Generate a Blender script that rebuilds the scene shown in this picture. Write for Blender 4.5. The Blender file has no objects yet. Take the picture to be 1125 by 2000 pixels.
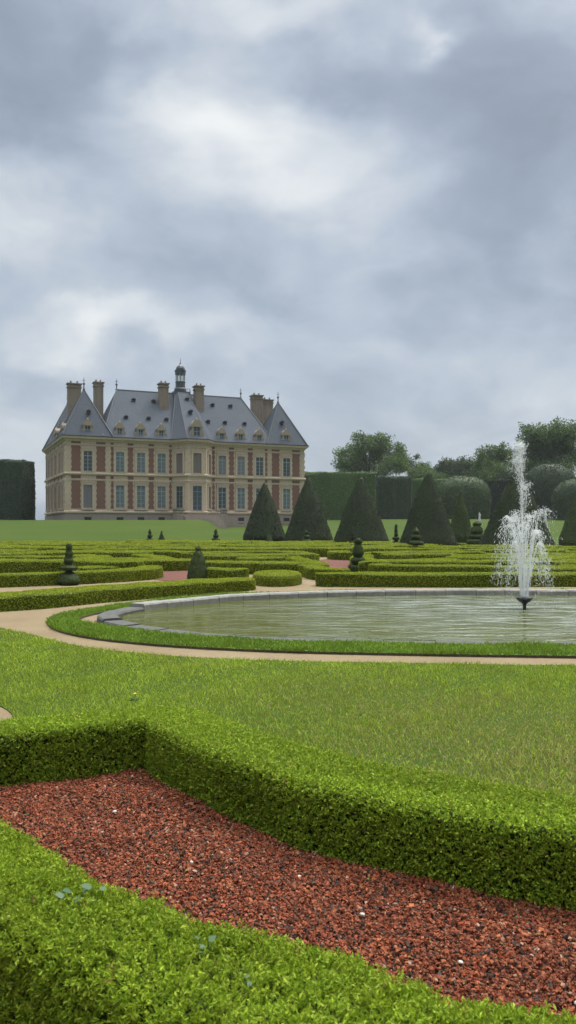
import bpy, math, random
import numpy as np
R = math.radians
rng = np.random.default_rng(7)
random.seed(7)
SC = bpy.context.scene
COL = SC.collection
F_PX = 1550.0          # focal length in pixels of the 2000-pixel-high photograph
EYE = 1.6

# ------------------------------------------------------------------ helpers
def nrm(a):
    return a / np.maximum(np.linalg.norm(a, axis=-1, keepdims=True), 1e-9)

class Geo:
    """collects vertices, quads and triangles with a colour per vertex"""
    def __init__(s):
        s.V, s.Q, s.T, s.C, s.n = [], [], [], [], 0
    def add(s, V, Q=None, T=None, col=(.5, .5, .5)):
        V = np.asarray(V, float).reshape(-1, 3)
        if Q is not None and len(Q): s.Q.append(np.asarray(Q, int).reshape(-1, 4) + s.n)
        if T is not None and len(T): s.T.append(np.asarray(T, int).reshape(-1, 3) + s.n)
        c = np.asarray(col, float)
        if c.ndim == 1: c = np.tile(c, (len(V), 1))
        s.V.append(V); s.C.append(c); s.n += len(V)
        return s
    def box(s, x0, x1, y0, y1, z0, z1, col=(.5, .5, .5)):
        V = [(x0,y0,z0),(x1,y0,z0),(x1,y1,z0),(x0,y1,z0),(x0,y0,z1),(x1,y0,z1),(x1,y1,z1),(x0,y1,z1)]
        return s.add(V, [(3,2,1,0),(4,5,6,7),(0,1,5,4),(1,2,6,5),(2,3,7,6),(3,0,4,7)], col=col)
    def lathe(s, prof, n=20, cx=0, cy=0, col=(.5,.5,.5), sx=1, sy=1, rot=0):
        a = np.arange(n) * 2 * math.pi / n + rot
        V, Q = [], []
        for r, z in prof:
            V.append(np.stack([cx + r*sx*np.cos(a), cy + r*sy*np.sin(a), np.full(n, z)], 1))
        V = np.concatenate(V)
        for k in range(len(prof)-1):
            for i in range(n):
                j = (i+1) % n
                Q.append((k*n+i, k*n+j, (k+1)*n+j, (k+1)*n+i))
        top = len(V); V = np.concatenate([V, [[cx, cy, prof[0][1]], [cx, cy, prof[-1][1]]]])
        T = []
        m = (len(prof)-1)*n
        for i in range(n):
            j = (i+1) % n
            if prof[0][0] > 1e-4: T.append((top, j, i))
            if prof[-1][0] > 1e-4: T.append((top+1, m+i, m+j))
        return s.add(V, Q, T, col)
    def tube(s, pts, rad, n=7, col=(.5,.5,.5)):
        pts = np.asarray(pts, float); V = []
        for k, p in enumerate(pts):
            d = nrm(pts[min(k+1, len(pts)-1)] - pts[max(k-1, 0)])
            a = np.cross(d, [0.3, 0.9, 0.2]); a = nrm(a); b = np.cross(d, a)
            t = np.arange(n)*2*math.pi/n
            V.append(p + rad[k]*(np.cos(t)[:, None]*a + np.sin(t)[:, None]*b))
        Q = [(k*n+i, k*n+(i+1) % n, (k+1)*n+(i+1) % n, (k+1)*n+i) for k in range(len(pts)-1) for i in range(n)]
        return s.add(np.concatenate(V), Q, [(len(pts)*n-n, len(pts)*n-n+i, len(pts)*n-n+i+1) for i in range(1, n-1)], col)
    def prism(s, poly, z0, z1, col=(.5,.5,.5)):
        """outline (counter clockwise) extruded; top triangulated by ear clipping"""
        n = len(poly); T = earclip(poly)
        V = [(x, y, z0) for x, y in poly] + [(x, y, z1) for x, y in poly]
        Q = [(i, (i+1) % n, n+(i+1) % n, n+i) for i in range(n)]
        return s.add(V, Q, [(a+n, b+n, c+n) for a, b, c in T], col)
    def build(s, name, mat, parent=None, loc=(0,0,0), smooth=False):
        V = np.concatenate(s.V); C = np.concatenate(s.C)
        Q = np.concatenate(s.Q) if s.Q else np.zeros((0, 4), int)
        T = np.concatenate(s.T) if s.T else np.zeros((0, 3), int)
        me = bpy.data.meshes.new(name)
        me.vertices.add(len(V)); me.vertices.foreach_set('co', (V - np.asarray(loc)).astype(np.float32).ravel())
        nl = 4*len(Q) + 3*len(T)
        me.loops.add(nl)
        me.loops.foreach_set('vertex_index', np.concatenate([Q.ravel(), T.ravel()]).astype(np.int32))
        me.polygons.add(len(Q)+len(T))
        st = np.concatenate([np.arange(len(Q))*4, 4*len(Q)+np.arange(len(T))*3]).astype(np.int32)
        me.polygons.foreach_set('loop_start', st)
        me.update(calc_edges=True)
        me.polygons.foreach_set('use_smooth', np.full(len(Q)+len(T), smooth))
        ca = me.color_attributes.new('Col', 'FLOAT_COLOR', 'POINT')
        ca.data.foreach_set('color', np.concatenate([C, np.ones((len(C), 1))], 1).astype(np.float32).ravel())
        me.materials.append(mat)
        me.validate()
        return link(name, me, parent, loc)

def link(name, data, parent=None, loc=(0,0,0)):
    o = bpy.data.objects.new(name, data); COL.objects.link(o)
    o.location = loc
    if parent: o.parent = parent
    return o
def tag(o, label=None, cat=None, group=None, kind=None):
    if label: o['label'] = label
    if cat: o['category'] = cat
    if group: o['group'] = group
    if kind: o['kind'] = kind
    return o
def empty(name, loc=(0,0,0), rz=0):
    o = link(name, None, None, loc); o.rotation_euler.z = rz; o.empty_display_size = .1
    return o
def copy_tree(o, parent=None):
    c = o.copy(); COL.objects.link(c); c.parent = parent
    for ch in list(o.children): copy_tree(ch, c)
    return c

def earclip(poly):
    P = [tuple(p[:2]) for p in poly]; idx = list(range(len(P))); out = []
    area = sum(P[i][0]*P[(i+1) % len(P)][1]-P[(i+1) % len(P)][0]*P[i][1] for i in range(len(P)))
    if area < 0: idx.reverse()
    cr = lambda a, b, c: (b[0]-a[0])*(c[1]-a[1])-(b[1]-a[1])*(c[0]-a[0])
    guard = 0
    while len(idx) > 3 and guard < 20000:
        guard += 1; ok = False
        for k in range(len(idx)):
            i, j, l = idx[k-1], idx[k], idx[(k+1) % len(idx)]
            if cr(P[i], P[j], P[l]) <= 1e-12: continue
            if any(cr(P[i], P[j], P[m]) >= 0 and cr(P[j], P[l], P[m]) >= 0 and cr(P[l], P[i], P[m]) >= 0 for m in idx if m not in (i, j, l)): continue
            out.append((i, j, l)); idx.pop(k); ok = True; break
        if not ok: idx.pop(0)
    out.append(tuple(idx)); return out

def spline(pts, step, closed=False):
    """Catmull-Rom through points, resampled evenly"""
    P = np.asarray(pts, float); n = len(P); out = []
    for i in range(n if closed else n-1):
        g = lambda k: P[k % n] if closed else P[min(max(k, 0), n-1)]
        p0, p1, p2, p3 = g(i-1), g(i), g(i+1), g(i+2)
        for t in np.linspace(0, 1, 12, endpoint=False):
            out.append(.5*((2*p1)+(-p0+p2)*t+(2*p0-5*p1+4*p2-p3)*t*t+(-p0+3*p1-3*p2+p3)*t**3))
    out.append(P[0] if closed else P[-1]); out = np.array(out)
    s = np.concatenate([[0], np.cumsum(np.linalg.norm(np.diff(out, axis=0), axis=1))])
    m = max(3, int(s[-1]/step)+1); q = np.linspace(0, s[-1], m)
    r = np.stack([np.interp(q, s, out[:, k]) for k in range(P.shape[1])], 1)
    return r[:-1] if closed else r
def polyline(pts, step):
    P = np.asarray(pts, float); out = [P[0]]
    for a, b in zip(P[:-1], P[1:]):
        m = max(1, int(np.linalg.norm(b-a)/step))
        out += [a+(b-a)*(k+1)/m for k in range(m)]
    return np.array(out)
def offset(poly, d):
    """offset of a closed counter clockwise outline, outward for d > 0 (mitred)"""
    P = np.asarray(poly, float); a = nrm(P-np.roll(P, 1, 0)); b = nrm(np.roll(P, -1, 0)-P)
    na = np.stack([a[:, 1], -a[:, 0]], 1); nb = np.stack([b[:, 1], -b[:, 0]], 1)
    m = nrm(na+nb); k = np.clip((m*na).sum(1), .35, 1)
    return P + m*(d/k)[:, None]
def inside(poly, pts):
    P = np.asarray(poly); x, y = pts[:, 0], pts[:, 1]; r = np.zeros(len(pts), bool)
    for i in range(len(P)):
        x0, y0 = P[i-1]; x1, y1 = P[i]
        c = ((y0 > y) != (y1 > y)) & (x < (x1-x0)*(y-y0)/(y1-y0+1e-12)+x0)
        r ^= c
    return r
def wob(p, f, seed=0):
    """cheap smooth noise in about -1..1"""
    r = np.random.default_rng(100+seed); o = np.zeros(len(p))
    for k in range(5):
        v = r.normal(size=p.shape[1]); o += np.sin(p @ (v*f*(1+.45*k))+r.uniform(0, 6.28))/(1+.4*k)
    return o/2.2

def scatter(V, Q, n):
    """n random points with normals on quads"""
    V = np.asarray(V); Q = np.asarray(Q)
    T = np.concatenate([Q[:, [0,1,2]], Q[:, [0,2,3]]])
    a, b, c = V[T[:, 0]], V[T[:, 1]], V[T[:, 2]]
    N = np.cross(b-a, c-a); A = np.linalg.norm(N, axis=1)
    k = rng.choice(len(T), n, p=A/A.sum()); u = rng.random((n, 2)); f = u.sum(1) > 1; u[f] = 1-u[f]
    return a[k]+(b-a)[k]*u[:, :1]+(c-a)[k]*u[:, 1:], nrm(N[k])
def area(V, Q):
    V = np.asarray(V); Q = np.asarray(Q)
    f = lambda i, j, k: np.linalg.norm(np.cross(V[Q[:, j]]-V[Q[:, i]], V[Q[:, k]]-V[Q[:, i]]), axis=1)/2
    return (f(0,1,2)+f(0,2,3)).sum()

def tint(n, pal, var=.25):
    """n colours: random blend between the palette's own leaf colours"""
    pal = np.asarray(pal); k = rng.integers(0, len(pal), n); j = rng.integers(0, len(pal), n); t = rng.random((n, 1))
    return (pal[k]*t+pal[j]*(1-t))*(1+var*(rng.random((n, 1))-.5)*2)
def leaves(geo, P, N, L, W, pal, out=1.0, spread=.8, up=.2, var=.25, col=None, flat=None):
    n = len(P)
    if flat is None:
        d = nrm(N*out+rng.normal(size=(n, 3))*spread+np.array([0,0,up]))
        w = nrm(np.cross(d, rng.normal(size=(n, 3))))
    else:       # clipped surface: leaves lie roughly along it
        d = nrm(nrm(np.cross(N, rng.normal(size=(n, 3))))+N*.35*rng.random((n, 1))+rng.normal(size=(n, 3))*flat*.5)
        w = nrm(np.cross(N+rng.normal(size=(n, 3))*flat, d))
    l = (L*(.65+.7*rng.random((n, 1)))); ww = W*(.7+.6*rng.random((n, 1)))
    h = np.cross(d, w)*ww*.25
    V = np.stack([P-d*l*.3, P+d*l*.25+w*ww*.5+h, P+d*l*.7, P+d*l*.25-w*ww*.5+h], 1)
    c = tint(n, pal, var) if col is None else col
    geo.add(V.reshape(-1, 3), np.arange(4*n).reshape(-1, 4), col=np.repeat(c, 4, 0))

def loft(Lp, Rp, h, r, z0=None, cap=True):
    """closed hedge body between two polylines: rounded box section"""
    m = len(Lp); z0 = np.zeros(m) if z0 is None else z0
    fr = [(0,0),(0,.5),(0.0,1-r*.55),(r*.28,1-.12*r),(r*.8,1),(.5,1.0),(1-r*.8,1),(1-r*.28,1-.12*r),(1,1-r*.55),(1,.5),(1,0)]
    k = len(fr); V = np.zeros((m, k, 3)); h = np.broadcast_to(h, (m,))
    for i, (u, v) in enumerate(fr):
        V[:, i, :2] = Lp*(1-u)+Rp*u; V[:, i, 2] = z0+h*v
    V = V.reshape(-1, 3)
    Q = [(a*k+i, a*k+i+1, (a+1)*k+i+1, (a+1)*k+i) for a in range(m-1) for i in range(k-1)]
    if cap:
        for a in (0, m-1):
            for i in range(k//2):
                q = (a*k+i, a*k+k-1-i, a*k+k-2-i, a*k+i+1)
                Q.append(q if a == 0 else q[::-1])
    return V, np.array(Q)
def sides(c, w):
    """left and right polylines of a centre line with width w (scalar or array)"""
    c = np.asarray(c); t = nrm(np.gradient(c, axis=0)); n = np.stack([-t[:, 1], t[:, 0]], 1)
    w = np.broadcast_to(w, (len(c),))[:, None]/2
    return c+n*w, c-n*w

# ------------------------------------------------------------------ materials
class NT:
    def __init__(s, tree): s.t = tree
    def n(s, kind, **kw):
        nd = s.t.nodes.new(kind)
        for k, v in kw.items():
            if k.startswith('i_'):
                key = k[2:]; key = int(key) if key.isdigit() else key
                s.put(nd.inputs[key], v)
            else: setattr(nd, k, v)
        return nd
    def put(s, sock, v):
        if isinstance(v, bpy.types.NodeSocket): s.t.links.new(v, sock)
        elif isinstance(v, bpy.types.Node): s.t.links.new(v.outputs[0], sock)
        else: sock.default_value = v
    def math(s, op, a, b=0., c=0., clamp=False):
        m = s.n('ShaderNodeMath', operation=op, use_clamp=clamp)
        for i, x in enumerate((a, b, c)): s.put(m.inputs[i], x)
        return m.outputs[0]
    def vm(s, op, a, b=(0,0,0), scale=None):
        m = s.n('ShaderNodeVectorMath', operation=op); s.put(m.inputs[0], a); s.put(m.inputs[1], b)
        if scale is not None: s.put(m.inputs['Scale'], scale)
        return m.outputs['Value'] if op in ('DISTANCE', 'LENGTH', 'DOT_PRODUCT') else m.outputs[0]
    def noise(s, vec, scale, detail=4, rough=.55, dist=0.):
        m = s.n('ShaderNodeTexNoise'); s.put(m.inputs['Vector'], vec)
        m.inputs['Scale'].default_value = scale; m.inputs['Detail'].default_value = detail
        m.inputs['Roughness'].default_value = rough; m.inputs['Distortion'].default_value = dist
        return m.outputs['Fac']
    def ramp(s, fac, stops, interp='LINEAR'):
        m = s.n('ShaderNodeValToRGB'); s.put(m.inputs[0], fac); r = m.color_ramp; r.interpolation = interp
        while len(r.elements) < len(stops): r.elements.new(.5)
        for e, (p, c) in zip(r.elements, stops):
            e.position = p; e.color = (*c, 1) if len(c) == 3 else c
        return m.outputs[0]
    def mix(s, fac, a, b, mode='MIX'):
        m = s.n('ShaderNodeMix', data_type='RGBA', blend_type=mode)
        s.put(m.inputs['Factor'], fac)
        s.put(m.inputs['A'], a if not isinstance(a, tuple) else (*a, 1) if len(a) == 3 else a)
        s.put(m.inputs['B'], b if not isinstance(b, tuple) else (*b, 1) if len(b) == 3 else b)
        return m.outputs['Result']
    def coord(s, kind='Object'): return s.n('ShaderNodeTexCoord').outputs[kind]
def mat(name):
    m = bpy.data.materials.new(name); m.use_nodes = True
    t = NT(m.node_tree); b = m.node_tree.nodes['Principled BSDF']
    return m, t, b
def bump(t, b, h, strength=.3, dist=.02):
    n = t.n('ShaderNodeBump', i_Height=h); n.inputs['Strength'].default_value = strength; n.inputs['Distance'].default_value = dist
    t.put(b.inputs['Normal'], n.outputs[0])

def leaf_mat(name, rough=.5, spec=.3, trans=.25, patch=None):
    m, t, b = mat(name)
    c = t.n('ShaderNodeAttribute', attribute_name='Col').outputs['Color']
    if patch:
        f = t.noise(t.n('ShaderNodeNewGeometry').outputs['Position'], patch[0], 3)
        c = t.mix(t.math('MULTIPLY_ADD', f, patch[2], patch[3], clamp=True), c, t.mix(1., c, patch[1], 'MULTIPLY'))
    t.put(b.inputs['Base Color'], c)
    b.inputs['Roughness'].default_value = rough; b.inputs['Specular IOR Level'].default_value = spec
    tr = t.n('ShaderNodeBsdfTranslucent', i_Color=c)
    mx = t.n('ShaderNodeMixShader'); mx.inputs[0].default_value = trans
    t.put(mx.inputs[1], b.outputs[0]); t.put(mx.inputs[2], tr.outputs[0])
    t.put(m.node_tree.nodes['Material Output'].inputs[0], mx.outputs[0])
    return m
def plain(name, col, rough=.6, var=.12, scale=3., bmp=.15, spec=.4, metal=0.):
    m, t, b = mat(name); o = t.coord()
    f = t.noise(o, scale, 5, .6)
    c = t.mix(f, tuple(x*(1-var) for x in col), tuple(min(1, x*(1+var)) for x in col))
    t.put(b.inputs['Base Color'], c); b.inputs['Roughness'].default_value = rough
    b.inputs['Specular IOR Level'].default_value = spec; b.inputs['Metallic'].default_value = metal
    if bmp: bump(t, b, t.noise(o, scale*6, 4), bmp)
    return m
def vcol(name, rough=.7, var=.2, scale=20., bmp=.2, spec=.3):
    m, t, b = mat(name); o = t.coord()
    c = t.n('ShaderNodeAttribute', attribute_name='Col').outputs['Color']
    f = t.noise(o, scale, 4)
    c2 = t.mix(f, t.mix(1., c, (1-var,)*3, 'MULTIPLY'), t.mix(1., c, (1+var,)*3, 'MULTIPLY'))
    t.put(b.inputs['Base Color'], c2); b.inputs['Roughness'].default_value = rough; b.inputs['Specular IOR Level'].default_value = spec
    if bmp: bump(t, b, f, bmp)
    return m

M = {}
M['box_near'] = leaf_mat('young_box_leaf', .55, .18, .34)
M['box_mid'] = leaf_mat('box_leaf', .55, .15, .32)
M['box_far'] = leaf_mat('clipped_box', .7, .1, .26, ((.35), (1.12, 1.0, .7), 2.2, -.75))
M['yew'] = leaf_mat('yew_needles', .6, .2, .1, (.8, (1.25, 1.15, .9), 2.0, -.8))
M['tree'] = leaf_mat('tree_leaf', .55, .25, .25)
M['grass'] = leaf_mat('grass_blade', .6, .12, .34)
M['bark'] = plain('bark', (.10, .085, .065), .9, .3, 6, .4)
M['chip'] = vcol('red_gravel_chip', .8, .25, 60, .3)
M['weed'] = leaf_mat('weed_leaf', .5, .3, .2)

def lawn_mat():
    m, t, b = mat('lawn'); o = t.n('ShaderNodeNewGeometry').outputs['Position']
    big = t.noise(o, .09, 4, .6); med = t.noise(o, .9, 5, .65); fine = t.noise(o, 24, 4, .7)
    c = t.ramp(big, [(.35, (.036,.066,.0062)), (.65, (.047,.076,.0078))])
    mow = t.n('ShaderNodeTexWave', i_Vector=o, wave_type='BANDS', bands_direction='Y'); mow.inputs['Scale'].default_value = .11; mow.inputs['Distortion'].default_value = .5
    c = t.mix(t.math('MULTIPLY', mow.outputs[0], .22), c, t.mix(1., c, (1.35,1.2,1.0), 'MULTIPLY'))
    c = t.mix(t.math('MULTIPLY_ADD', med, 1.6, -.55, clamp=True), c, t.mix(1., c, (1.3,1.12,.95), 'MULTIPLY'))
    c = t.mix(t.math('MULTIPLY_ADD', fine, 2., -.5, clamp=True), t.mix(1., c, (.72,.75,.7), 'MULTIPLY'), c)
    t.put(b.inputs['Base Color'], c); b.inputs['Roughness'].default_value = .85; b.inputs['Specular IOR Level'].default_value = .1
    bump(t, b, fine, .6, .03); return m
def sand_mat():
    m, t, b = mat('sandy_gravel'); o = t.n('ShaderNodeNewGeometry').outputs['Position']
    a = t.noise(o, .7, 5, .6); f = t.noise(o, 60, 4, .7); p = t.noise(o, 7, 4, .6)
    c = t.ramp(a, [(.3, (.1938,.1448,.0851)), (.7, (.2476,.1944,.1184))])
    c = t.mix(t.math('MULTIPLY_ADD', p, 3., -1.5, clamp=True), c, (.19,.14,.085))
    c = t.mix(t.math('MULTIPLY_ADD', f, 2.5, -.9, clamp=True), t.mix(1., c, (.75,.73,.7), 'MULTIPLY'), t.mix(1., c, (1.15,1.15,1.15), 'MULTIPLY'))
    t.put(b.inputs['Base Color'], c); b.inputs['Roughness'].default_value = .9; b.inputs['Specular IOR Level'].default_value = .15
    bump(t, b, f, .5, .02); return m
def redbed_mat():
    m, t, b = mat('red_bed'); o = t.n('ShaderNodeNewGeometry').outputs['Position']
    v = t.n('ShaderNodeTexVoronoi', i_Vector=o); v.inputs['Scale'].default_value = 55
    c = t.mix(v.outputs['Color'], (.0806,.0248,.0155), (.1488,.0465,.0279))
    t.put(b.inputs['Base Color'], c); b.inputs['Roughness'].default_value = .9
    bump(t, b, v.outputs['Distance'], .8, .02); return m
def stone_mat(name, a, b_, stain, sc=1.0, joints=None):
    m, t, b = mat(name); o = t.coord()
    f = t.noise(o, .5*sc, 6, .65); g = t.noise(o, 5*sc, 5, .65)
    c = t.mix(f, a, b_)
    c = t.mix(t.math('MULTIPLY_ADD', g, 2.4, -1.1, clamp=True), c, stain)
    sk = t.noise(t.vm('MULTIPLY', o, (3.2*sc, 3.2*sc, .28*sc)), 1., 4, .6)
    c = t.mix(t.math('MULTIPLY_ADD', sk, 2.2, -1.15, clamp=True), c, stain)
    if joints:
        br = t.n('ShaderNodeTexBrick', i_Vector=t.vm('MULTIPLY', t.n('ShaderNodeTexCoord').outputs['Object'], joints[1]))
        br.inputs['Scale'].default_value = 1; br.inputs['Mortar Size'].default_value = .02
        br.inputs['Color1'].default_value = br.inputs['Color2'].default_value = (1,1,1,1); br.inputs['Mortar'].default_value = (.72,.7,.68,1)
        br.inputs['Brick Width'].default_value = joints[0]; br.inputs['Row Height'].default_value = joints[2]
        c = t.mix(1., c, br.outputs[0], 'MULTIPLY')
    t.put(b.inputs['Base Color'], c); b.inputs['Roughness'].default_value = .85; b.inputs['Specular IOR Level'].default_value = .2
    bump(t, b, g, .3, .02); return m
M['lawn'] = lawn_mat(); M['sand'] = sand_mat(); M['redbed'] = redbed_mat()
M['stone'] = stone_mat('pale_limestone', (.4463,.3580,.2646), (.5397,.4463,.3373), (.3010,.2335,.1764), .8)
M['stone2'] = stone_mat('weathered_stone', (.24,.205,.17), (.31,.27,.225), (.15,.13,.11), 1)
M['dormer'] = stone_mat('dormer_stone', (.27,.225,.165), (.35,.295,.22), (.18,.15,.11), 1.2)
M['chimney'] = stone_mat('chimney_stone', (.20,.165,.125), (.26,.215,.165), (.12,.10,.08), 1.5)
M['coping'] = stone_mat('basin_stone', (.0749,.0749,.0702), (.1152,.1123,.1037), (.0403,.0403,.0357), 2.5)
M['coping_pale'] = stone_mat('pale_basin_stone', (.19,.185,.165), (.28,.27,.245), (.09,.088,.08), 2)
M['statue'] = stone_mat('white_marble', (.5,.5,.48), (.6,.6,.58), (.32,.32,.3), 3)
def brick_mat():
    m, t, b = mat('red_brick'); o = t.coord()
    f = t.noise(o, 1.1, 6, .7); g = t.noise(o, 12, 3, .6)
    c = t.mix(f, (.1433,.0670,.0450), (.1980,.0962,.0638)); c = t.mix(t.math('MULTIPLY_ADD', g, 2., -.8, clamp=True), c, (.1280,.0851,.0680))
    t.put(b.inputs['Base Color'], c); b.inputs['Roughness'].default_value = .9; return m
def slate_mat():
    m, t, b = mat('slate'); o = t.coord()
    f = t.noise(o, .35, 5, .6); w = t.n('ShaderNodeTexWave', i_Vector=o, wave_type='BANDS', bands_direction='Z'); w.inputs['Scale'].default_value = 1.4; w.inputs['Distortion'].default_value = .6
    g = t.noise(t.vm('MULTIPLY', o, (4, 4, 1.)), 1., 4, .6)
    c = t.mix(f, (.0688,.0779,.0917), (.0978,.1069,.1237)); c = t.mix(t.math('MULTIPLY_ADD', g, 2, -.85, clamp=True), c, (.0549,.0642,.0795))
    c = t.mix(t.math('MULTIPLY', w.outputs[0], .18), c, (.05,.055,.066))
    t.put(b.inputs['Base Color'], c); b.inputs['Roughness'].default_value = .7; b.inputs['Specular IOR Level'].default_value = .04; return m
M['brick'] = brick_mat(); M['slate'] = slate_mat()
M['lead'] = plain('lead_flashing', (.075,.082,.092), .6, .15, 2, .1, .2)
M['dark_lead'] = plain('dark_lead', (.055,.065,.075), .5, .2, 2, .1, .5)
M['white_wood'] = plain('pale_painted_wood', (.40,.44,.44), .5, .05, 3, 0)
M['frame'] = plain('window_frame_paint', (.23,.30,.31), .5, .1, 4, 0)
M['frame_blue'] = plain('blue_door_paint', (.10,.19,.22), .5, .1, 4, 0)
M['shutter'] = plain('taupe_blind', (.15,.125,.115), .7, .15, 6, .1)
M['shutter_grey'] = plain('grey_blind', (.155,.145,.155), .7, .15, 6, .1)
M['dark'] = plain('dark_opening', (.012,.012,.013), .8, .1, 4, 0)
M['iron'] = plain('dark_iron', (.03,.033,.035), .5, .2, 8, .1)
def glass_mat(name, a, b_):
    m, t, b = mat(name); o = t.coord()
    t.put(b.inputs['Base Color'], t.mix(t.math('MULTIPLY_ADD', t.noise(o, 1.3, 2), 2.4, -.7, clamp=True), a, b_))
    b.inputs['Roughness'].default_value = .12; b.inputs['Specular IOR Level'].default_value = .6; return m
M['glass'] = glass_mat('curtained_glass', (.06,.08,.085), (.14,.17,.17))
M['glass_dark'] = glass_mat('dark_glass', (.02,.028,.032), (.05,.062,.068))

# ------------------------------------------------------------------ camera, light, sky
cam = bpy.data.cameras.new('camera'); co = link('camera', cam)
co.location = (0, 0, EYE); co.rotation_euler = (R(90), 0, 0)
cam.sensor_fit = 'VERTICAL'; cam.sensor_height = 36; cam.lens = 36*F_PX/2000; cam.shift_y = 27/2000
cam.clip_start = .05; cam.clip_end = 3000
SC.camera = co
cam.dof.use_dof = True; cam.dof.focus_distance = 22; cam.dof.aperture_fstop = 7.5
SUN_EL, SUN_AZ = 60, 48      # azimuth in degrees from +Y towards +X
sl = bpy.data.lights.new('sun', 'SUN'); so = link('sun', sl)
sl.energy = 1.5; sl.angle = R(24); sl.color = (1, .965, .91)
so.rotation_euler = (R(90-SUN_EL), 0, R(180-SUN_AZ))
so.location = (0, 0, 60)
W = bpy.data.worlds.new('World'); SC.world = W; W.use_nodes = True
def sky():
    t = NT(W.node_tree); bg = W.node_tree.nodes['Background']
    st = t.n('ShaderNodeTexSky', sky_type='NISHITA'); st.sun_disc = False
    st.sun_elevation = R(SUN_EL); st.sun_rotation = R(SUN_AZ); st.air_density = 1.2; st.dust_density = 3
    d = t.coord('Generated'); sp = t.n('ShaderNodeSeparateXYZ', i_Vector=d)
    z = t.math('MAXIMUM', sp.outputs[2], 0.0)
    k = t.math('DIVIDE', 1., t.math('ADD', z, .34))
    p = t.vm('MULTIPLY', t.vm('ADD', d, t.vm('SCALE', d, scale=t.math('MULTIPLY', k, .12))), (1.9, 1.9, 3.1))
    wv = t.n('ShaderNodeTexNoise', i_Vector=p); wv.inputs['Scale'].default_value = 1.6; wv.inputs['Detail'].default_value = 3
    p2 = t.vm('ADD', p, t.vm('SCALE', t.vm('SUBTRACT', wv.outputs['Color'], (.5,.5,.5)), scale=.55))
    st1 = t.vm('MULTIPLY', p2, (1., 1., 1.))
    n1 = t.noise(st1, 1.7, 7, .5); n2 = t.noise(t.vm('ADD', st1, (7.3, 2.1, 0)), 3.6, 6, .52)
    n3 = t.noise(t.vm('ADD', p2, (3.1, 8.4, 0)), 8., 5, .55)
    # broad bright and dark banks of the overcast, each a soft lobe about a direction
    dn = t.vm('ADD', d, t.vm('SCALE', t.vm('SUBTRACT', wv.outputs['Color'], (.5,.5,.5)), scale=.16))
    dn = t.vm('ADD', dn, t.vm('SCALE', t.vm('SUBTRACT', t.n('ShaderNodeTexNoise', i_Vector=p, i_Scale=5., i_Detail=5.).outputs['Color'], (.5,.5,.5)), scale=.1))
    val = t.math('MULTIPLY_ADD', n1, .60, .125)
    val = t.math('ADD', val, t.math('ADD', t.math('MULTIPLY_ADD', n2, .42, -.21), t.math('MULTIPLY_ADD', n3, .2, -.1)))
    lobes = LOBES
    for px, py, rx, ry, a in lobes:
        c = np.array([(px-562)/F_PX, 1., (1027-py)/F_PX]); L = np.linalg.norm(c); c = c/L
        s = (F_PX*L/rx, F_PX*L/(.5*(rx+ry)), F_PX*L/ry)
        q = t.vm('MULTIPLY', t.vm('SUBTRACT', dn, tuple(c)), s)
        e = t.math('POWER', 2.718, t.math('MULTIPLY', t.vm('DOT_PRODUCT', q, q), -1.))
        val = t.math('ADD', val, t.math('MULTIPLY', e, a))
    cl = t.ramp(val, SKY_RAMP)
    # unseen sky overhead boosted and warmed to light the ground, dimmed behind the viewer
    up = t.n('ShaderNodeMapRange', i_Value=sp.outputs[2], interpolation_type='SMOOTHSTEP'); up.inputs[1].default_value = .68; up.inputs[2].default_value = 1.0; up.inputs[3].default_value = 0; up.inputs[4].default_value = ZENITH
    bk = t.n('ShaderNodeMapRange', i_Value=sp.outputs[1], interpolation_type='SMOOTHSTEP'); bk.inputs[1].default_value = .25; bk.inputs[2].default_value = -.5; bk.inputs[3].default_value = 1; bk.inputs[4].default_value = BEHIND
    f = t.math('ADD', up.outputs[0], bk.outputs[0])
    cl = t.mix(t.math('MULTIPLY_ADD', f, .5, -.5, clamp=True), cl, t.mix(1., cl, (1.10, 1.0, .86), 'MULTIPLY'))
    cl = t.vm('SCALE', cl, scale=t.math('MULTIPLY', f, 10.))
    t.put(bg.inputs[0], t.mix(.94, st.outputs[0], cl)); bg.inputs[1].default_value = .1
HAZE = .00018
ZENITH, BEHIND = 11.5, .8
SKY_RAMP = [(.0, (.092,.111,.136)), (.3, (.131,.156,.190)), (.5, (.186,.212,.246)), (.72, (.258,.276,.294)), (1., (.355,.363,.360))]
LOBES = [(520,320,230,110,.42), (380,215,150,80,.25), (520,40,190,70,.40), (825,35,50,30,.38), (230,675,220,45,.38), (40,440,160,120,.22),
         (640,520,140,60,.15), (700,340,160,90,.12), (1050,760,500,200,.10),(40,880,420,110,.18), (60,160,230,130,-.30), (330,90,110,60,-.25), (620,160,140,60,-.22),
         (1000,150,200,150,-.22), (1060,400,220,160,-.15), (170,330,130,90,-.12), (800,590,160,60,-.10), (380,560,200,70,-.05), (20,60,150,60,.08)]
sky()
SC.view_settings.view_transform = 'Standard'; SC.view_settings.look = 'None'
SC.view_settings.exposure = 1.3; SC.view_settings.gamma = 1

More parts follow.
